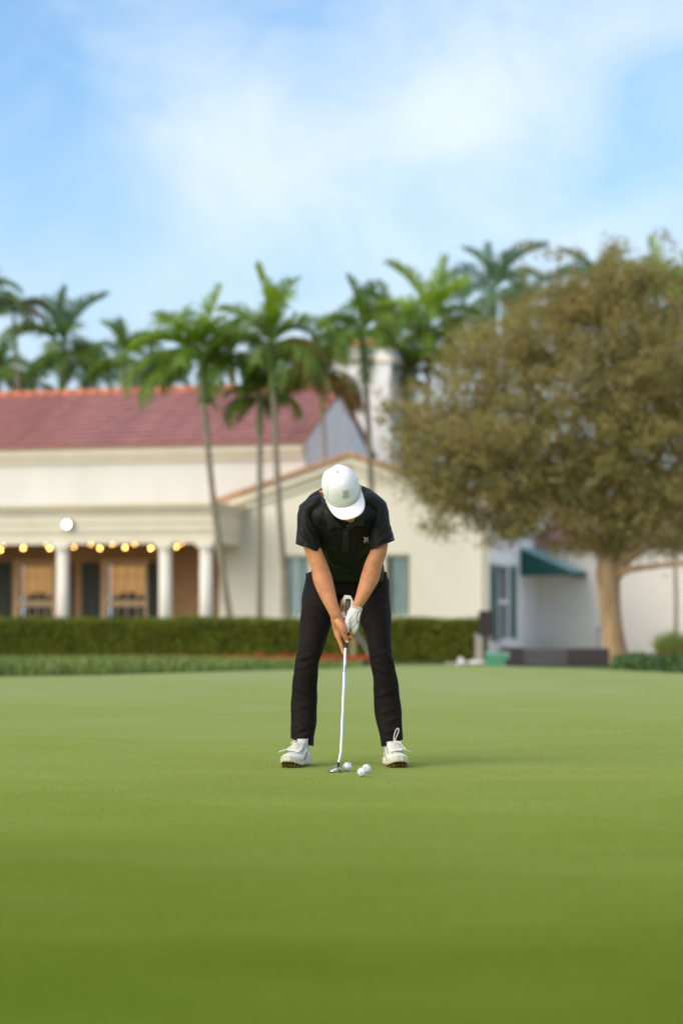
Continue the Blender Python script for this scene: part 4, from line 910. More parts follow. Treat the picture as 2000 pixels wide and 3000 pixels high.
# --- trousers
tr = MB()
tr.loft([Q(1020, 1664, 11.90), Q(1019, 1685, 11.91), Q(1017, 1700, 11.93), Q(1017, 1708, 11.94)], [(.190, .118), (.195, .122), (.205, .120), (.180, .050)], n=36, interp=4, power=2.3)
LG = [[(953, 1716, 11.95, .104, .112), (941, 1752, 11.93, .095, .108), (938, 1778, 11.90, .0965, .100), (925, 1816, 11.86, .0790, .090), (919, 1852, 11.83, .0710, .082), (911, 1895, 11.79, .0620, .076), (900, 1935, 11.765, .0580, .072), (894, 1985, 11.765, .0600, .070), (890.5, 2050, 11.775, .0630, .072), (889.5, 2110, 11.765, .0625, .074), (886.5, 2160, 11.745, .0570, .076), (884, 2210, 11.74, .0560, .076)],
      [(1080, 1716, 11.95, .104, .112), (1088, 1752, 11.93, .091, .108), (1091, 1778, 11.90, .0870, .100), (1099, 1810, 11.86, .0775, .090), (1108, 1856, 11.82, .0640, .082), (1113, 1905, 11.78, .0575, .074), (1118, 1940, 11.765, .0575, .072), (1128.5, 1993, 11.765, .0600, .070), (1133.5, 2060, 11.775, .0665, .072), (1139, 2110, 11.765, .0640, .074), (1145, 2155, 11.745, .0560, .076), (1150, 2210, 11.74, .050, .076)]]
for lg in LG: tr.loft([Q(*p[:3]) for p in lg], [(p[3] * 1.0, p[4]) for p in lg], n=32, interp=4, power=2.15)
trs_me = remesh(tr, .0058, 6, "trousers")
FT = [(905, 1760, 985, 1748, 5, .004), (900, 1778, 960, 1800, 5, .004), (885, 1800, 940, 1835, 6, .003), (1140, 1755, 1065, 1748, 5, .004), (1142, 1780, 1075, 1790, 5, .004), (1140, 1815, 1085, 1838, 6, .003),
      (862, 1935, 925, 1915, 5, .004), (866, 1915, 930, 1952, 5, .0035), (862, 1962, 915, 1945, 5, .003), (858, 2010, 925, 2040, 6, .0025), (854, 2080, 915, 2062, 6, .003), (856, 2118, 900, 2140, 5, .005), (870, 2105, 925, 2125, 5, .004), (856, 2150, 905, 2128, 4, .005), (866, 2162, 912, 2150, 4, .004),
      (1082, 1925, 1150, 1902, 5, .004), (1120, 1900, 1160, 1960, 5, .0045), (1086, 1950, 1140, 1975, 5, .003), (1098, 2040, 1165, 2020, 6, .003), (1104, 2092, 1160, 2075, 5, .004), (1112, 2125, 1172, 2100, 5, .005), (1118, 2148, 1172, 2135, 4, .005), (1122, 2165, 1165, 2158, 4, .004),
      (960, 1720, 990, 1745, 5, .004), (1075, 1715, 1045, 1742, 5, .004), (1000, 1712, 1040, 1722, 4, .003)]
folds(trs_me, FT)
A = co_get(trs_me); Nn = no_get(trs_me); A += Nn * (.0022 * np.sin(A[:, 0] * 37 + A[:, 2] * 29) * np.sin(A[:, 1] * 31 - A[:, 2] * 23 + 1))[:, None]; co_set(trs_me, A)
def cutz(me, p0, p1, lo, hi, top):
    a = P(*p0, 11.73) - ORG; bb = P(*p1, 11.73) - ORG; d = bb - a; no = np.array([d[2], 0, -d[0]]); no /= np.linalg.norm(no)
    if no[2] > 0: no = -no
    xl, xh = (lo - 1000) / F * 11.73 - GX, (hi - 1000) / F * 11.73 - GX; zc = CH + (HOR - top) * 11.73 / F
    cut(me, a, no, lambda c: xl < c.x < xh and c.z < zc)
cutz(trs_me, (850, 2162), (914, 2184), 820, 960, 2120); cutz(trs_me, (1118, 2187), (1180, 2166), 1080, 1230, 2120)
cut(trs_me, Vector(Q(1019, 1680, 11.935)), (0, .10, 1), lambda c: c.z > .80)
trs = link("trousers", trs_me, m_trs, man, True); solid(trs)
tbv = BVHTree.FromPolygons([v.co for v in trs_me.vertices], [p.vertices[:] for p in trs_me.polygons])
for pts in ([(872, 1900), (862, 1960), (856, 2050), (855, 2120), (857, 2160)], [(1146, 1880), (1152, 1940), (1163, 2010), (1172, 2090), (1173, 2150)], [(925, 1990), (921, 2050), (918, 2110), (912, 2160)], [(1096, 1990), (1098, 2060), (1108, 2120), (1120, 2170)]):
    seam(pts, tbv, .0012, "side_seam", m_trs, trs)

# --- glove on the left hand (right in the picture)
gl = MB()
gl.loft([Q(1047, 1774, 11.385), Q(1042, 1786, 11.385), Q(1036, 1800, 11.385), Q(1032, 1818, 11.385), Q(1034, 1834, 11.39), Q(1035, 1845, 11.392)], [(.0285, .024), (.0285, .023), (.0330, .024), (.0340, .024), (.0265, .021), (.016, .014)], n=22, interp=4)
gl.loft([Q(1026, 1806, 11.375), Q(1019, 1820, 11.368), Q(1018, 1836, 11.368), Q(1017.5, 1850, 11.372)], [.018, .0155, .0125, .008], n=14, interp=4)
gl.loft([Q(1041, 1828, 11.385), Q(1040, 1840, 11.385), Q(1034, 1853, 11.392), Q(1026, 1858, 11.405)], [.016, .0145, .011, .009], n=14, interp=4)
for (py, tipx, r) in ((1834, 1011, .0095), (1820, 1008, .0098), (1805, 1007, .0092), (1796, 1007.5, .0075)):
    g_ = gq(py); gl.loft([Q(1040, py, 11.40), g_ + np.array([.018, .026, 0]), g_ + np.array([-.008, .026, 0]), g_ + np.array([-.021, .008, 0]), Q(tipx, py + 2, 11.392)], [r * 1.2, r * 1.1, r * 1.05, r, r * .9], n=12, interp=4)
gl_me = remesh(gl, .0026, 2, "glove")
folds(gl_me, [(1024, 1826, 1036, 1812, 2, .002), (1029, 1842, 1040, 1826, 2, .002), (1022, 1795, 1035, 1808, 2, .0012), (1034, 1792, 1050, 1797, 1.5, .0018), (1034, 1788, 1052, 1793, 1.4, .0016), (1026, 1815, 1027, 1835, 2, -.002)], front=True)
cut(gl_me, Vector(Q(1043, 1778, 11.385)), Vector(Q(1048, 1766, 11.385) - Q(1038, 1797, 11.385)), lambda c: c.z > .745)
glove = link("golf_glove", gl_me, m_glove, man, True); solid(glove, .0015)
MB().loft([Q(1026.5, 1776.5, 11.365), Q(1041, 1778, 11.357), Q(1057.5, 1781, 11.37), Q(1059, 1782, 11.385)], [.0022] * 4, n=6, interp=3).build("cuff_hem", m_glove, glove, True)
gb = BVHTree.FromPolygons([v.co for v in gl_me.vertices], [p.vertices[:] for p in gl_me.polygons])
tab = MB(); c0 = Q(1050.5, 1808, 11.372)
tab.loft([Q(1054, 1794, 11.372), Q(1051.5, 1801, 11.366), Q(1049.5, 1811, 11.366), Q(1048, 1822, 11.372)], [(.003, .005), (.0055, .009), (.0055, .009), (.003, .005)], n=12, interp=4)
tab.build("strap_tab", mat("strap_edge", (.02, .02, .07), .4), glove, True)
tab = MB(); tab.loft([Q(1054.6, 1795, 11.368), Q(1052.3, 1802, 11.361), Q(1050.5, 1811, 11.361), Q(1049.2, 1820, 11.367)], [(.0025, .004), (.0045, .008), (.0045, .008), (.0025, .004)], n=12, interp=4)
tab.build("strap_face", mat("strap_white", (.8, .79, .76), .4), glove, True)
MB().loft([Q(1053.2, 1801, 11.354), Q(1052.0, 1812, 11.354)], [(.0022, .003), (.0022, .003)], n=10).build("strap_mark", mat("red_mark", (.35, .01, .03), .4), glove, True)

# --- cap
CB = np.array([0, .004, .020])       # centre of the cap's band in head axes (side, forward, up)
def cap_pt(th, ph):                  # th round the head (0 = front), ph 0 at band .. pi/2 at the button
    a, bb, h_ = .0865, (.112 if math.cos(th) > 0 else .088), .113
    fl = math.cos(ph) ** (.60 if math.cos(th) > 0 else .60 + .16 * -math.cos(th)); up = math.sin(ph) ** .92
    return (math.sin(th) * a * fl, CB[1] + math.cos(th) * bb * fl, CB[2] + h_ * up)
cpv = []; NT, NP = 96, 26
for j in range(NP + 1):
    ph = (math.pi / 2) * (j / NP) * .999 - (.10 if j == 0 else 0)
    for i in range(NT):
        th = 2 * math.pi * i / NT; s_, f, u = cap_pt(th, max(ph, 0)); 
        if j == 0: u -= .012
        k_ = 1.0
        for sm in (0, 60, 120, 180, 240, 300):
            d = abs((math.degrees(th) - sm + 180) % 360 - 180) * math.cos(max(ph, 0)); k_ -= .010 * math.exp(-(d / 2.2) ** 2)
        k_ += .010 * math.sin(3 * th + 1) * math.sin(2 * ph) + .006 * math.sin(7 * th) * math.sin(2 * ph)
        if math.cos(th) < -.2: k_ += .02 * math.sin(2 * ph) * math.sin(5 * th)
        cpv.append(H(s_ * k_, CB[1] + (f - CB[1]) * k_, CB[2] + (u - CB[2]) * (k_ if j else 1)))
cf = [(j * NT + i, j * NT + (i + 1) % NT, (j + 1) * NT + (i + 1) % NT, (j + 1) * NT + i) for j in range(NP) for i in range(NT)] + [tuple(NP * NT + i for i in range(NT))]
cap_b = MB().add(cpv, cf); cap = cap_b.build("cap", m_cap, man, True); solid(cap, .0025)
cap['label'] = "white rope cap with small tan crest"
cbv = BVHTree.FromPolygons([Vector(v) for v in cpv], cf)
MB().sphere(H(0, CB[1], CB[2] + .114), (.0075, .0065, .0060), 14, 8).build("cap_button", m_cap, cap, True)
def brim(o_, i_):
    return 0
bv = []; NA, NB = 40, 12
for j in range(NB + 1):
    q = j / NB
    for i in range(NA + 1):
        w = -1 + 2 * i / NA; th = math.radians(78) * w; s0, f0, u0 = cap_pt(th, 0)
        out = .078 * (1 - abs(w) ** 3.6); f1 = f0 + out + .0; s1 = s0 * (1 + .06 * (1 - abs(w) ** 4))
        s_ = s0 + (s1 - s0) * q; f = f0 + (f1 - f0) * q; u = CB[2] - .010 - .020 * (abs(s_) / .087) ** 2 * (.25 + .75 * q) - .008 * q
        bv.append(H(s_, f, u))
brm = MB().add(bv, [(j * (NA + 1) + i, j * (NA + 1) + i + 1, (j + 1) * (NA + 1) + i + 1, (j + 1) * (NA + 1) + i) for j in range(NB) for i in range(NA)])
bo = brm.build("brim", m_cap, cap, True); solid(bo, .0045, 0)
for q in (.35, .5, .65, .8, .93):
    MB().tube([tuple(np.array(bv[int(round(q * NB)) * (NA + 1) + i]) + hu * .0022) for i in range(2, NA - 1)], .0006, 4).build("brim_stitching", m_cap, bo, True)
rope = [H(*(np.array(cap_pt(math.radians(a), .02)) * (1.03, 1.0, 1.0) + (0, .003 if abs(a) < 60 else 0, -.004))) for a in range(-80, 81, 5)]
MB().tube(rope, .0040, 8, interp=3).build("rope_braid", mat("braid", (.72, .69, .62), .7, (.62, .59, .52), 160, bump=.8, bscale=260), cap, True)
def cap_drape(poly, name, m, off=.0012, th_=.001):
    me_ = drape(poly, cbv, off, res=2.0); o_ = link(name, me_, m, cap); solid(o_, th_, 1); return o_
m_crest = mat("tan_thread", (.50, .44, .36), .7)
cx, cy = 1011.5, 1446
def ell(cx_, cy_, rx, ry, n_=14, a0=0): return [(cx_ + rx * math.cos(a0 + 2 * math.pi * i / n_), cy_ + ry * math.sin(a0 + 2 * math.pi * i / n_)) for i in range(n_)]
def ringq(rx, ry, w, k0, k1, n_=16):
    for i in range(k0, k1):
        a, bb = 2 * math.pi * i / n_, 2 * math.pi * (i + 1) / n_
        yield [(cx + rx * math.cos(a), cy + ry * math.sin(a)), (cx + rx * math.cos(bb), cy + ry * math.sin(bb)), (cx + (rx - w) * math.cos(bb), cy + (ry - w) * math.sin(bb)), (cx + (rx - w) * math.cos(a), cy + (ry - w) * math.sin(a))]
cr_ = [ell(cx, cy, 3.2, 3.2, 10)] + list(ringq(6.2, 6.0, 1.2, 0, 16)) + list(ringq(10.5, 9.5, 1.0, 0, 7)) + list(ringq(10, 9, 1.0, 9, 15))
cr_ += [[(cx - 9, cy - 10), (cx - 7.8, cy - 11), (cx - 4, cy - 6.2), (cx - 5, cy - 5.6)], [(cx + 7, cy - 13), (cx + 8.4, cy - 12.4), (cx + 5, cy - 5.6), (cx + 4.2, cy - 6.2)], [(cx - 2.4, cy - 8), (cx, cy - 11.5), (cx + 2.4, cy - 8), (cx, cy - 7)],
        [(cx - 10, cy + 9), (cx - 9, cy + 12), (cx + 1, cy + 12.5), (cx + 11, cy + 9), (cx + 10, cy + 7), (cx, cy + 10)]]
for poly in cr_: cap_drape(poly, "crest", m_crest, .0016)
for (px, py) in ((955, 1411.5), (1033, 1392)):
    c, n__ = hit(px, py, cbv); MB().sphere(tuple(c), .0028, 8, 5).build("eyelet", mat("eyelet_thread", (.66, .67, .74), .7), cap, True)
c1 = [(1008, 1417), (1008.8, 1428)]; c2 = [(1002, 1427), (1012, 1425.5)]
seam(c1, cbv, .0008, "seam_tape", MATS["eyelet_thread"], cap, 1.5); seam(c2, cbv, .0008, "seam_tape", MATS["eyelet_thread"], cap, 1.5)
for a in (0, 60, -60, 120, -120):
    MB().tube([H(*(np.array(cap_pt(math.radians(a), p_)) * .994)) for p_ in np.linspace(.05, 1.45, 16)], .0008, 5).build("panel_seam", m_cap, cap, True)

# --- shoes
m_sh = mat("shoe_leather", (.88, .84, .75), .45, (.80, .75, .66), 18, 6, bump=.15, bscale=60)
m_mid = mat("shoe_midsole", (.74, .67, .54), .6, (.62, .54, .42), 25, 6, bump=.3, bscale=50)
m_cleat = mat("cleats", (.42, .24, .05), .35, (.20, .11, .02), 60, metal=.4)
m_under = mat("outsole_dark", (.012, .009, .006), .6)
m_str = mat("stripe_grey", (.42, .40, .35), .5)
m_lace = mat("lace", (.72, .67, .57), .8, bump=.3, bscale=300)
m_sock = mat("sock", (.62, .61, .63), .9, bump=.4, bscale=300)
m_holes = mat("eyelet_dark", (.04, .035, .03), .4)
def shoe(toe, heel, flap_dx, loop):
    """toe, heel: (px,D) on the ground"""
    t0 = np.array([(toe[0] - 1000) / F * toe[1], toe[1], 0]) - ORG; h0 = np.array([(heel[0] - 1000) / F * heel[1], heel[1], 0]) - ORG
    ax = t0 - h0; ax /= np.linalg.norm(ax); sd_ = np.array([-ax[1], ax[0], 0]); sd_ = sd_ if sd_[0] > 0 else -sd_
    Ls = .292
    def K(s_, w, z): return h0 + ax * (s_ * Ls) + sd_ * w + np.array([0, 0, z])
    def spring(s_): return .026 * max(0, (s_ - .66) / .34) ** 1.6
    SEC = [(.01, .026, .070), (.08, .033, .082), (.2, .036, .092), (.34, .037, .100), (.46, .041, .092), (.58, .046, .075), (.70, .0495, .064), (.82, .047, .057), (.91, .038, .048), (.97, .026, .038), (1.0, .012, .028)]
    b_ = MB(); n_ = 28; V = []
    for (s_, w, zt2) in SEC:
        z0 = .018 + spring(s_) * .9; zt3 = zt2 * 1.08 + .004 + spring(s_) * .6
        for i in range(n_):
            a = 2 * math.pi * i / n_; cx_, cz_ = math.cos(a), math.sin(a); e = 2.6 if cz_ < 0 else 2.0
            cx_ = math.copysign(abs(cx_) ** (2 / e), cx_); cz_ = math.copysign(abs(cz_) ** (2 / e), cz_)
            nar = 1 - .30 * max(0, cz_) * (1 if s_ < .6 else .35)
            V.append(K(s_, w * cx_ * nar, (z0 + zt3) / 2 + (zt3 - z0) / 2 * cz_))
    m_ = len(SEC); fs = [(j * n_ + i, j * n_ + (i + 1) % n_, (j + 1) * n_ + (i + 1) % n_, (j + 1) * n_ + i) for j in range(m_ - 1) for i in range(n_)] + [tuple(range(n_))[::-1], tuple((m_ - 1) * n_ + i for i in range(n_))]
    b_.add(V, fs); me = remesh(b_, .0045, 4, "shoe"); so = link("shoe", me, m_sh, man, True)
    tree = BVHTree.FromPolygons([v.co for v in me.vertices], [p.vertices[:] for p in me.polygons])
    def slab(name, prof, m, mod=None):
        bb = MB(); V = []
        for (s_, w, z0, z1) in prof:
            V += [K(s_, -w * .93, z0), K(s_, -w, (z0 + z1) / 2), K(s_, -w * .93, z1), K(s_, w * .93, z1), K(s_, w, (z0 + z1) / 2), K(s_, w * .93, z0)]
        m2 = len(prof); bb.add(V, [(j * 6 + i, j * 6 + (i + 1) % 6, (j + 1) * 6 + (i + 1) % 6, (j + 1) * 6 + i) for j in range(m2 - 1) for i in range(6)] + [tuple(range(6))[::-1], tuple((m2 - 1) * 6 + i for i in range(6))])
        mm = remesh(bb, .0035, 2, name); return link(name, mm, m, so, True)
    fore = [(.44, .034, .012, .028), (.52, .042, .010, .027), (.62, .0495, .008, .026)] + [(q, w * .965, .008 + spring(q), .026 + spring(q) + (.012 if q > .88 else 0)) for q, w in ((.72, .0545), (.82, .0525), (.90, .044), (.96, .032), (1.005, .016))]
    hl = [(-.035, .028, .004, .034), (.0, .035, .003, .038), (.10, .039, .003, .038), (.22, .038, .004, .035), (.34, .035, .006, .030), (.44, .031, .012, .028)]
    slab("forefoot_sole", fore, m_mid); ho = slab("heel_sole", hl, m_mid)
    for k_ in range(4):    # flutes of the heel
        for sg in (-1, 1):
            MB().tube([K(-.02, sg * .034, .010 + .007 * k_), K(.12, sg * .0385, .012 + .006 * k_), K(.36, sg * .0345, .016 + .004 * k_)], .0016, 5).build("heel_flute", m_sh, ho, True)
    slab("outsole", [(.50, .040, .004, .012), (.62, .047, .003, .012)] + [(q, w, .002 + spring(q) * .95, .012 + spring(q)) for q, w in ((.72, .049), (.82, .047), (.90, .038), (.96, .026))], m_under)
    cb = MB(); rr = random.Random(3)
    for q in np.arange(.52, .97, .065):
        w = float(np.interp(q, [.5, .7, .85, .95], [.036, .043, .038, .024]))
        for s_ in np.linspace(-w, w, 5):
            c = K(q + rr.uniform(-.01, .01), s_, 0); z = spring(q) * .92
            cb.loft([c + np.array([0, 0, max(.0005, z - .006)]), c + np.array([0, 0, z + .004])], [.0035, .0060], n=6, cap=False, hint=(1, 0, 0))
    cl_ = cb.build("cleats", m_cleat, so)
    # side stripes, eyelets, toe stitching
    def side(s_, z, sg):
        o_ = Vector(K(s_, sg * .12, z)); h_ = tree.ray_cast(o_, Vector(-sd_ * sg)); return (h_[0] if h_[0] is not None else Vector(K(s_, sg * .04, z)))
    for sg in (-1, 1):
        for k_ in range(3):
            s0 = .36 + .065 * k_; V = []
            for q in np.linspace(0, 1, 6):
                zz = .034 + (.040 - .004 * k_) * q; sc = s0 - .10 * q; w_ = .030
                V += [side(sc, zz, sg) + Vector(sd_ * sg) * .0012, side(sc + w_, zz - .002, sg) + Vector(sd_ * sg) * .0012]
            sm_ = MB().add(V, [(2 * i, 2 * i + 1, 2 * i + 3, 2 * i + 2) for i in range(5)]).build("stripe", m_str, so, True); solid(sm_, .001, 0)
        for k_ in range(5):
            c = side(.38 + .055 * k_, .086 - .0055 * k_, sg); MB().sphere(tuple(c + Vector(sd_ * sg) * .0005), .0030, 8, 5).build("eyelet", m_holes, so, True)
        for k_ in range(4):
            MB().tube([tuple(side(.385 + .055 * k_, .089 - .0055 * k_, sg) + Vector(sd_ * sg) * .002), tuple(K(.40 + .055 * k_, sg * .016, .103 - .007 * k_))], .0020, 5).build("lace", m_lace, so, True)
    def topz(s_, w):
        h_ = tree.ray_cast(Vector(K(s_, w, .25)), Vector((0, 0, -1))); return h_[0].z if h_[0] is not None else .06
    MB().tube([tuple(Vector(K(.80 - .16 * (abs(w) / .040) ** 2, w, 0)) + Vector((0, 0, topz(.80 - .16 * (abs(w) / .040) ** 2, w) + .0006))) for w in np.linspace(-.038, .038, 21)], .0009, 4).build("toe_stitching", m_str, so, True)
    # fringed kiltie flap
    NF = 22; V = []; prof = [(.30, .030, .112), (.38, .033, .116), (.46, .036, .109), (.54, .040, .101), (.62, .044, .093), (.67, .048, .088), (.71, .050, .086)]
    for j, (s_, w, z) in enumerate(prof):
        for i in range(NF + 1):
            q = -1 + 2 * i / NF; tooth = (.0045 if i % 2 else 0) if j == len(prof) - 1 else 0
            V.append(K(s_ + tooth / Ls, w * q + flap_dx * (j / 6) ** 2, z - .012 * q * q - (.004 * j / 6) * (1 + q * (1 if flap_dx > 0 else -1)) + (.006 if j >= 5 and q * flap_dx > 0 else 0)))
    ko = MB().add(V, [(j * (NF + 1) + i, j * (NF + 1) + i + 1, (j + 1) * (NF + 1) + i + 1, (j + 1) * (NF + 1) + i) for j in range(len(prof) - 1) for i in range(NF)]).build("kiltie", m_sh, so, True); solid(ko, .0035, 1)
    hb = MB()
    for s_, row in ((.58, 5), (.52, 4), (.64, 7)):
        for q in np.linspace(-.6, .6, row): hb.sphere(K(s_, .040 * q + flap_dx * .4, float(np.interp(s_, [.46, .54, .62, .67], [.109, .101, .093, .088])) + .0030 - .012 * q * q - .002), .0014, 5, 4)
    hb.build("perforations", m_holes, ko)
    # tongue, bow
    MB().loft([K(.16, 0, .095), K(.28, 0, .112), K(.42, 0, .106)], [(.026, .006), (.028, .007), (.030, .006)], n=14, hint=tuple(sd_), interp=3).build("tongue", m_sh, so, True)
    kn = K(.44, 0, .119)
    def bow(pts): MB().tube([kn + ax * a + sd_ * s_ + np.array([0, 0, z]) for (a, s_, z) in pts], .0026, 6, interp=5).build("lace", m_lace, so, True)
    if loop:
        bow([(0, 0, 0), (-.012, .002, .022), (-.02, .012, .052), (-.022, .024, .062), (-.018, .026, .050), (-.008, .012, .018), (0, 0, 0)])
        bow([(0, 0, 0), (.02, .012, -.002), (.03, .026, -.006), (.018, .030, -.002), (0, .006, .002)])
    else:
        bow([(0, 0, 0), (.012, .018, .004), (.03, .030, -.004), (.045, .020, -.010), (.040, -.002, -.006), (.018, -.006, .002), (0, 0, 0)])
        bow([(0, 0, 0), (.0, -.016, .004), (.012, -.028, -.004), (.022, -.020, -.004), (.0, 0, .002)])
    bow([(0, 0, 0), (.02, .016, 0), (.05, .034, -.020), (.07, .044, -.034)]); bow([(0, 0, 0), (.025, -.004, -.002), (.05, .008, -.014), (.062, .012, -.022)])
    MB().loft([K(.14, 0, .07), K(.15, 0, .10), K(.155, 0, .13)], [(.032, .036), (.030, .033), (.030, .034)], n=20, cap=False, interp=3).build("sock", m_sock, so, True)
    return so
shoe((842, 11.465), (895, 11.735), -.020, False)['label'] = "off-white golf shoe pointing to the left of the picture"
shoe((1170, 11.475), (1140, 11.75), .020, True)['label'] = "off-white golf shoe with a lace loop standing up"
# ------------------------------------------------------------------ putter and balls
pt_ = P(1013, 1890, 11.36); base = P(992, 2240, 11.2)
putter = empty("putter", (float(base[0]), float(base[1]), 0), 0, "steel-shafted putter with black grip, held by the golfer beside the first ball", "golf club")
PO = np.array([base[0], base[1], 0])
g0, g1 = G(1757) - PO, G(1887) - PO; gd = (g1 - g0) / np.linalg.norm(g1 - g0)
m_grip = mat("rubber_grip", (.012, .012, .014), .75, (.03, .028, .028), 60, bump=.5, bscale=200)
gr = MB().loft([g0, g0 + gd * .01, g0 + (g1 - g0) * .5, g1], [.0115, .0128, .0122, .0100], n=20, interp=3, hint=(1, 0, 0)).build("grip", m_grip, putter, True)
side_ = np.cross(gd, (0, 1, 0)); side_ /= np.linalg.norm(side_)
mr_ = mat("grip_print", (.38, .34, .29), .6); mo_ = mat("grip_print_orange", (.50, .16, .05), .6)
def front(d, w=0.0, lift=.0004, r=.0126):   # point on the camera-facing side of the grip, d metres from its butt
    c = g0 + gd * d; fw = -np.cross(side_, gd); fw = fw if fw[1] < 0 else -fw
    a = w / r; return c + side_ * math.sin(a) * (r + lift) * (1 if side_[0] > 0 else -1) + fw * math.cos(a) * (r + lift)
for k_ in range(9):
    V = []
    for w in np.linspace(-.011, .011, 9): V += [front(.012 + .0042 * k_, w), front(.0135 + .0042 * k_, w)]
    MB().add(V, [(2 * i, 2 * i + 1, 2 * i + 3, 2 * i + 2) for i in range(8)]).build("grip_ring", mo_ if k_ in (2, 6) else mr_, gr)
GLY = {'O': [(0, 0), (1, 0), (1, 1), (0, 1), (0, 0)], 'D': [(0, 0), (.7, 0), (1, .3), (1, .7), (.7, 1), (0, 1), (0, 0)], 'Y': [(0, 1), (.5, .5), (1, 1), (.5, .5), (.5, 0)], 'S': [(1, 1), (0, 1), (0, .5), (1, .5), (1, 0), (0, 0)], 'E': [(1, 1), (0, 1), (0, .5), (.8, .5), (0, .5), (0, 0), (1, 0)]}
m_let = mat("grip_letters", (.80, .78, .70), .5)
for k_, ch in enumerate("ODYSSEY"):
    d0 = .055 + .0088 * k_; st = GLY[ch]
    # letters read across the grip, stacked from the butt down
    MB().tube([tuple(front(d0 + (1 - y) * .0062, (x - .5) * .0088, .0006)) for x, y in st], .0010, 5).build("letter", m_let, gr)
sh0 = g1; a_ = P(998.5, 2199, 11.215) - PO; hos = P(990.8, 2240, 11.19) - PO
m_steel = mat("polished_steel", (.80, .82, .86), .12, metal=1.0)
MB().loft([sh0 + gd * -.005, sh0 + gd * .016], [.0088, .0080], n=16).build("grip_cap", mat("grip_end", (.02, .02, .025), .4), putter, True)
sh_pts = [sh0 + (a_ - sh0) * q for q in (0, .25, .5, .75, .97)] + [a_, a_ + (hos - a_) * .12, a_ + (hos - a_) * .5, hos]
MB().loft(sh_pts, [.0064, .0062, .0060, .0057, .0054, .0053, .0053, .0052, .0050], n=18, interp=1, hint=(0, 1, 0)).build("shaft", m_steel, putter, True)
for k_ in range(5):
    q = (1953 + 4.2 * k_ - 1890) / (2199 - 1890); c = sh0 + (a_ - sh0) * q
    MB().loft([c, c + gd * .0026], [.0072, .0072], n=14, cap=False).build("shaft_band", mat("shaft_step", (.22, .20, .19), .35, metal=.7), putter, True)
# mallet head: face towards the ball, toe towards the camera
hx0 = P(961, 2250, 11.19)[0] - PO[0]; hx1 = P(992.0, 2250, 11.19)[0] - PO[0]; wd_ = hx1 - hx0
prof = [(0, .006), (.02, .010), (.25, .018), (.58, .024), (.60, .0275), (.90, .0285), (1.0, .026), (1.0, .004), (.93, .002), (.12, .002)]
hb_ = MB(); ysl = [(-.060, .62, .55), (-.056, .80, .8), (-.046, .94, .95), (-.030, 1, 1), (.035, 1, 1), (.052, .93, .93), (.058, .75, .75)]; V = []
for (y, kx, kz) in ysl:
    for (x, z) in prof: V.append((hx1 - (1 - x) * wd_ * kx, y, .002 + (z - .002) * kz))
n_ = len(prof); hb_.add(V, [(j * n_ + i, j * n_ + (i + 1) % n_, (j + 1) * n_ + (i + 1) % n_, (j + 1) * n_ + i) for j in range(len(ysl) - 1) for i in range(n_)] + [tuple(range(n_))[::-1], tuple((len(ysl) - 1) * n_ + i for i in range(n_))])
ph = hb_.build("putter_head", mat("brushed_steel", (.42, .40, .36), .32, (.34, .32, .28), 40, metal=.85), putter)
md = ph.modifiers.new("bevel", 'BEVEL'); md.width = .0015; md.segments = 2
MB().loft([(hx1 + .001, -.045, .015), (hx1 + .004, -.045, .015)], [(.010, .010), (.010, .010)], n=18, hint=(0, 1, 0)).build("face_plate", mat("face_plate", (.40, .40, .36), .5, metal=.5), ph, True)
MB().box(hx0 + .008, hx1 - .004, -.0565, .05, .0004, .0022).build("sole_plate", m_under, ph)
MB().loft([hos + np.array([0, 0, .006]), hos + np.array([0, 0, -.008])], [.0068, .0068], n=14, hint=(0, 1, 0)).build("hosel", mat("hosel", (.06, .055, .05), .4, metal=.6), putter, True)

# golf balls: 332 dimples each
bmx = bmesh.new(); bmesh.ops.create_icosphere(bmx, subdivisions=6, radius=.02135); bme = bpy.data.meshes.new("golf_ball"); bmx.to_mesh(bme); bmx.free()
A = co_get(bme); U = A / np.linalg.norm(A, axis=1)[:, None]; nd = 332; i_ = np.arange(nd) + .5; phi = np.arccos(1 - 2 * i_ / nd); th = math.pi * (1 + 5 ** .5) * i_
Dm = np.stack([np.cos(th) * np.sin(phi), np.sin(th) * np.sin(phi), np.cos(phi)], 1); dmx = np.max(U @ Dm.T, axis=1); ang = np.arccos(np.clip(dmx, -1, 1)) * .02135
A = U * (.02135 - .00034 * np.clip(1 - (ang / .00165) ** 2, 0, 1))[:, None]; co_set(bme, A)
m_ball = mat("golf_ball_cover", (.82, .83, .84), .35, spec=.5)
t = m_ball.node_tree; n = t.nodes; l = t.links; b = n["Principled BSDF"]; g = n["Texture Coordinate"] if "Texture Coordinate" in n else n.new("ShaderNodeTexCoord")
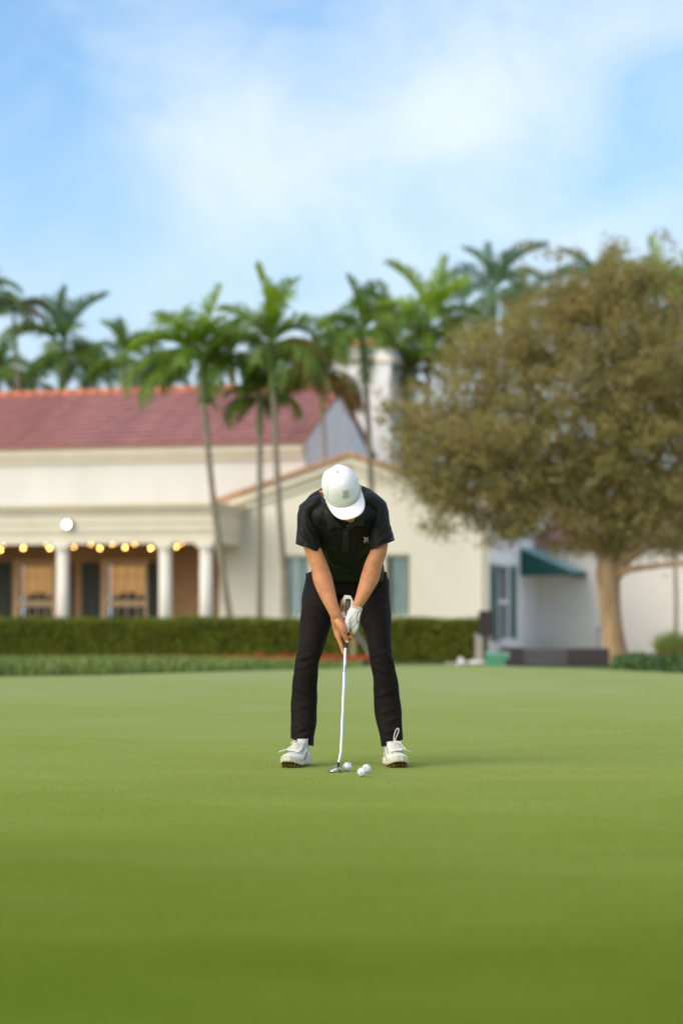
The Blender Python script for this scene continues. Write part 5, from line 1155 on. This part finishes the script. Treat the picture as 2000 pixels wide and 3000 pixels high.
def flecks(scale, thr, colr, base_out):
    vo = n.new("ShaderNodeTexVoronoi"); vo.inputs['Scale'].default_value = scale; mpn = n.new("ShaderNodeMapping"); mpn.inputs[3].default_value = (1, 1.9, .8); mpn.inputs[1].default_value = (scale * .013, .3, .7)
    l.new(g.outputs['Object'], mpn.inputs[0]); l.new(mpn.outputs[0], vo.inputs[0]); no = n.new("ShaderNodeTexNoise"); no.inputs['Scale'].default_value = 70; l.new(g.outputs['Object'], no.inputs[0])
    m1 = n.new("ShaderNodeMath"); m1.operation = 'LESS_THAN'; m1.inputs[1].default_value = thr; l.new(vo.outputs['Distance'], m1.inputs[0])
    m2 = n.new("ShaderNodeMath"); m2.operation = 'GREATER_THAN'; m2.inputs[1].default_value = .50; l.new(no.outputs[0], m2.inputs[0])
    m3 = n.new("ShaderNodeMath"); m3.operation = 'MULTIPLY'; l.new(m1.outputs[0], m3.inputs[0]); l.new(m2.outputs[0], m3.inputs[1])
    mx = n.new("ShaderNodeMix"); mx.data_type = 'RGBA'; l.new(m3.outputs[0], mx.inputs[0])
    if base_out is None: mx.inputs[6].default_value = (.82, .83, .84, 1)
    else: l.new(base_out, mx.inputs[6])
    mx.inputs[7].default_value = (*colr, 1); return mx.outputs[2]
o1 = flecks(115, .36, (.03, .06, .16), None); o2 = flecks(90, .30, (.05, .045, .04), o1); o3 = flecks(150, .26, (.30, .16, .10), o2)
l.new(o3, b.inputs["Base Color"])
for i, (px, py, rot, lab) in enumerate(((1017.5, 2247, (0.3, .4, 1.0), "speckled white golf ball right beside the putter head"), (1073, 2253, (1.3, 2.4, .3), "speckled white golf ball partly hidden behind the nearest ball"),
                                     (1060, 2262.5, (2.1, .7, 2.0), "speckled white golf ball lying nearest to the camera"))):
    D = (CH - .02135) / ((py - HOR) / F)
    o_ = link("golf_ball", bme, m_ball if not bme.materials else None, None, i == 0); o_.location = (float((px - 1000) / F * D), float(D), .0225); o_.rotation_euler = rot
    tag(o_, lab, "golf ball", "golf balls on the green")

# ------------------------------------------------------------------ things between the green and the clubhouse
def at(px, D): return (float((px - 1000) / F * D), float(D), float(zt(D)))
def zof(py, D): return float(CH + (HOR - py) * D / F - zt(D))
def w_(d, D): return d * D / F
# speaker on stand
D = 45.5; sp = empty("loudspeaker_on_stand", at(1422, D), 0, "dark brown box loudspeaker on a short pole at the right end of the hedge", "loudspeaker")
m_spk = mat("speaker_black", (.035, .026, .026), .7, (.05, .04, .04), 20); zb0, zt0 = zof(1862, D), zof(1789, D); w = w_(45, D)
b_ = MB(); b_.prism([(-w / 2, -.13), (w / 2, -.13), (w * .36, .14), (-w * .36, .14)], 2, zb0, zt0); o_ = b_.build("cabinet", m_spk, sp); md = o_.modifiers.new("bevel", 'BEVEL'); md.width = .012; md.segments = 2
MB().box(-w * .44, w * .44, -.142, -.131, zb0 + .02, zt0 - .02).build("grille", mat("speaker_grille", (.05, .035, .035), .8, bump=.8, bscale=300), sp)
MB().tube([(0.02, 0, .02), (0.02, 0, zb0)], .018, 10).build("pole", m_spk, sp, True)
for a in (0, 2.1, 4.2): MB().tube([(.02, 0, .12), (.02 + .12 * math.cos(a), .12 * math.sin(a), .0)], .010, 6).build("leg", m_spk, sp, True)
# pale post next to it
D = 46.2; po = empty("short_post", at(1403, D), 0, "short pale post standing behind the loudspeaker pole at the hedge end", "post")
MB().box(-w_(12, D), w_(10, D), -.05, .05, 0, zof(1862, D)).build("post_shaft", mat("pale_wood", (.50, .42, .38), .8, (.42, .35, .31), 8), po); MB().box(-w_(14, D), w_(12, D), -.06, .06, zof(1862, D) + .001, zof(1857, D)).build("post_cap", MATS["pale_wood"], po)
# green box
D = 42.4; gbx = empty("storage_box", at(1450, D), 0, "small plain green box at the far edge of the putting green", "box")
x0, x1 = w_(-28, D), w_(28, D); z1 = zof(1916, D); m_gb = mat("green_plastic", (.085, .30, .17), .55, (.07, .26, .15), 6)
MB().box(x0, x1, -.12, .12, 0, z1).build("box_body", m_gb, gbx); MB().box(x0 - .01, x1 + .08, -.05, .14, z1 + .001, z1 + .03).build("lid", mat("pale_green_lid", (.30, .50, .40), .5), gbx)
for dx in (.0,): MB().box(x1 - .001 + .002, x1 + .07, -.04, .10, z1 - .09, z1).build("lid_flap", MATS["pale_green_lid"], gbx)
# white items on the ground beside the box
m_wt = mat("white_cloth", (.78, .74, .74), .8, (.70, .66, .66), 12, bump=.4, bscale=20)
for (px, pw, py, D, lab) in ((1398, 50, 1934, 44.3, "white folded towel on the ground left of the green box"), (1500, 42, 1933, 44.3, "white folded towel on the ground right of the green box"), (1351, 18, 1937, 44.5, "small white ball-like bag on the grass before the hedge end"), (1322, 30, 1940, 45.0, "flat pale stone edging piece at the foot of the hedge end")):
    w = w_(pw, D); h_ = zof(py, D); b_ = MB(); b_.loft([(-w / 2 + .03, 0, h_ * .5), (-w * .2, .01, h_ * .55), (w * .15, -.01, h_ * .48), (w / 2 - .03, 0, h_ * .5)], [(.10, h_ * .38), (.13, h_ * .5), (.12, h_ * .46), (.09, h_ * .36)], n=16, hint=(0, 1, 0), interp=4, power=3)
    o_ = link("folded_towel" if pw > 40 else ("small_bag" if pw == 18 else "edging_stone"), b_.mesh("pile"), m_wt if pw != 30 else mat("edging_stone", (.60, .50, .42), .9), None, True); o_.location = at(px, D)
    tag(o_, lab, "towel" if pw > 40 else ("bag" if pw == 18 else "stone"), "white folded towels" if pw > 40 else None)
# low dark bench / storage with grey slats in the middle
D = 43.6; bn_ = empty("low_bench", at(1618, D), 0, "long low dark bench with grey slatted middle section in front of the oak", "bench")
m_br = mat("dark_wicker", (.045, .030, .032), .75, (.065, .045, .045), 40, bump=.6, bscale=120); m_gs = mat("grey_slat", (.16, .145, .15), .7, (.09, .08, .085), 9, stretch=(.4, 1, 6))
zT = zof(1897, D); zT2 = zof(1900, D); xa, xb, xc, xd = [w_(p - 1618, D) for p in (1458, 1527, 1660, 1781)]
o_ = MB().prism([(xa, 0), (xa, zT * .72), (xa + .06, zT * .95), (xa + .14, zT), (xb - .003, zT), (xb - .003, 0)], 1, -.18, .30).build("end_section", m_br, bn_)
o2 = MB().box(xc + .003, xd, -.20, .30, 0, zT2).build("end_section", m_br, bn_); md = o2.modifiers.new("bevel", 'BEVEL'); md.width = .012; md.segments = 2
MB().box(xb, xc, -.12, .28, 0, zT - .02).build("middle_frame", m_br, bn_)
for k_ in range(6):
    z = .01 + (zT - .01) * k_ / 6; MB().box(xb + .004, xc - .004, -.155 - .004 * (k_ % 2), -.122, z, z + zT / 6 - .012).build("slat", m_gs, bn_)
# thin stake by the trunk
D = 43.9; o_ = empty("thin_stake", at(1751, D), 0, "thin dark metal stake standing between low bench and oak trunk", "stake")
MB().tube([(0, 0, 0), (-.0, 0, zof(1842, D))], .012, 8).build("stake_rod", mat("dark_metal", (.10, .08, .09), .5, metal=.5), o_, True); MB().box(-.02, .035, -.01, .01, zof(1848, D), zof(1838, D)).build("stake_head", MATS["dark_metal"], o_)
# far right: slim trunk and ornamental grass before the wall
D = 52; st_ = empty("slim_tree", at(1975, D), 0, "slim bare-stemmed young tree against the pale wall at the right edge", "tree")
MB().tube([(0, 0, 0), (.03, 0, 1.0), (0, 0, 2.1), (-.05, 0, 3.0)], [.05, .04, .035, .03], 8, interp=3).build("trunk", mat("slim_bark", (.30, .25, .20), .9, (.24, .20, .16), 6), st_, True)
Cc = np.array([(-.05, 0, 3.1)]) + R.normal(size=(2500, 3)) * (.5, .4, .4); tag(link("crown", leaf_mesh("crown", Cc, .045), mat("slim_leaf", (.08, .10, .03), .6, (.16, .17, .05), island=True, transl=.3), st_), kind='stuff')
D = 49; gs = empty("ornamental_grass", at(1968, D), 0, "tuft of ornamental grass, green above and rusty orange below, by the right wall", "plant")
n_ = 1100; a = R.rand(n_) * 6.283; r = R.rand(n_) ** .5; c0 = np.stack([np.cos(a) * r * .20, np.sin(a) * r * .16, np.zeros(n_)], 1); L_ = R.uniform(.5, 1.0, n_) * zof(1832, D)
tp = c0 + np.stack([np.cos(a) * r * .20 + R.normal(size=n_) * .06, np.sin(a) * r * .12, L_ * (1 - .25 * r)], 1); wv = rand_unit(n_) * .008; wv[:, 2] = 0; md_ = c0 + (tp - c0) * .5
V = np.stack([c0 - wv, c0 + wv, md_ + wv, md_ - wv], 1).reshape(-1, 3); link("dry_blades", np_mesh("dry_blades", V, np.arange(n_ * 4).reshape(-1, 4)), mat("dry_blade", (.62, .26, .05), .7, (.48, .32, .07), island=True, transl=.35), gs)['kind'] = 'stuff'
V = np.stack([md_ - wv, md_ + wv, tp + wv * .3, tp - wv * .3], 1).reshape(-1, 3); link("green_blades", np_mesh("green_blades", V, np.arange(n_ * 4).reshape(-1, 4)), mat("green_blade", (.30, .38, .08), .6, (.50, .54, .16), island=True, transl=.4), gs)['kind'] = 'stuff'
# behind the golfer: stake, leaning pole, terracotta pot
D = 45.0; o_ = empty("wooden_stake", at(1033, D), 0, "short pale wooden stake in the flower bed seen between the golfer's legs", "stake")
MB().box(-w_(8.5, D), w_(8.5, D), -.03, .03, 0, zof(1874, D)).build("stake_body", mat("stake_wood", (.36, .26, .14), .85, (.30, .21, .12), 6), o_); b_ = MB(); x = w_(8.5, D); b_.loft([(0, 0, zof(1874, D)), (0, 0, zof(1869, D))], [(x * .98, .028), (x * .6, .018)], n=12, power=3).build("stake_top", MATS["stake_wood"], o_)
D = 45.3; o_ = empty("leaning_pole", at(1100, D), 0, "thin grey pole leaning against the hedge, visible between the golfer's legs", "pole")
a = P(1020, 1805, D); MB().tube([(0, -.25, 0), (float(a[0]) - at(1100, D)[0], 1.25, zof(1815, D))], .018, 10).build("pole_rod", mat("grey_pole", (.26, .26, .25), .5, metal=.3), o_, True); MB().sphere((float(a[0]) - at(1100, D)[0], 1.25, zof(1815, D)), .024, 10, 6).build("pole_knob", MATS["grey_pole"], o_, True)
D = 52.0; o_ = empty("terracotta_pot", (at(984, D)[0], D, -.25), 0, "large terracotta pot behind the hedge, glimpsed between the golfer's arms", "pot")
zz = [0, .05, .4, .8, 1.13, 1.16, 1.22, 1.24]; rr_ = [.12, .14, .19, .22, .225, .25, .25, .21]
MB().loft([(0, 0, z) for z in zz], rr_, n=28, cap=False).build("pot_body", mat("terracotta", (.50, .17, .06), .8, (.42, .13, .045), 5), o_, True); MB().loft([(0, 0, 1.18), (0, 0, 1.20)], [.20, .19], n=20).build("soil", m_soil, o_)
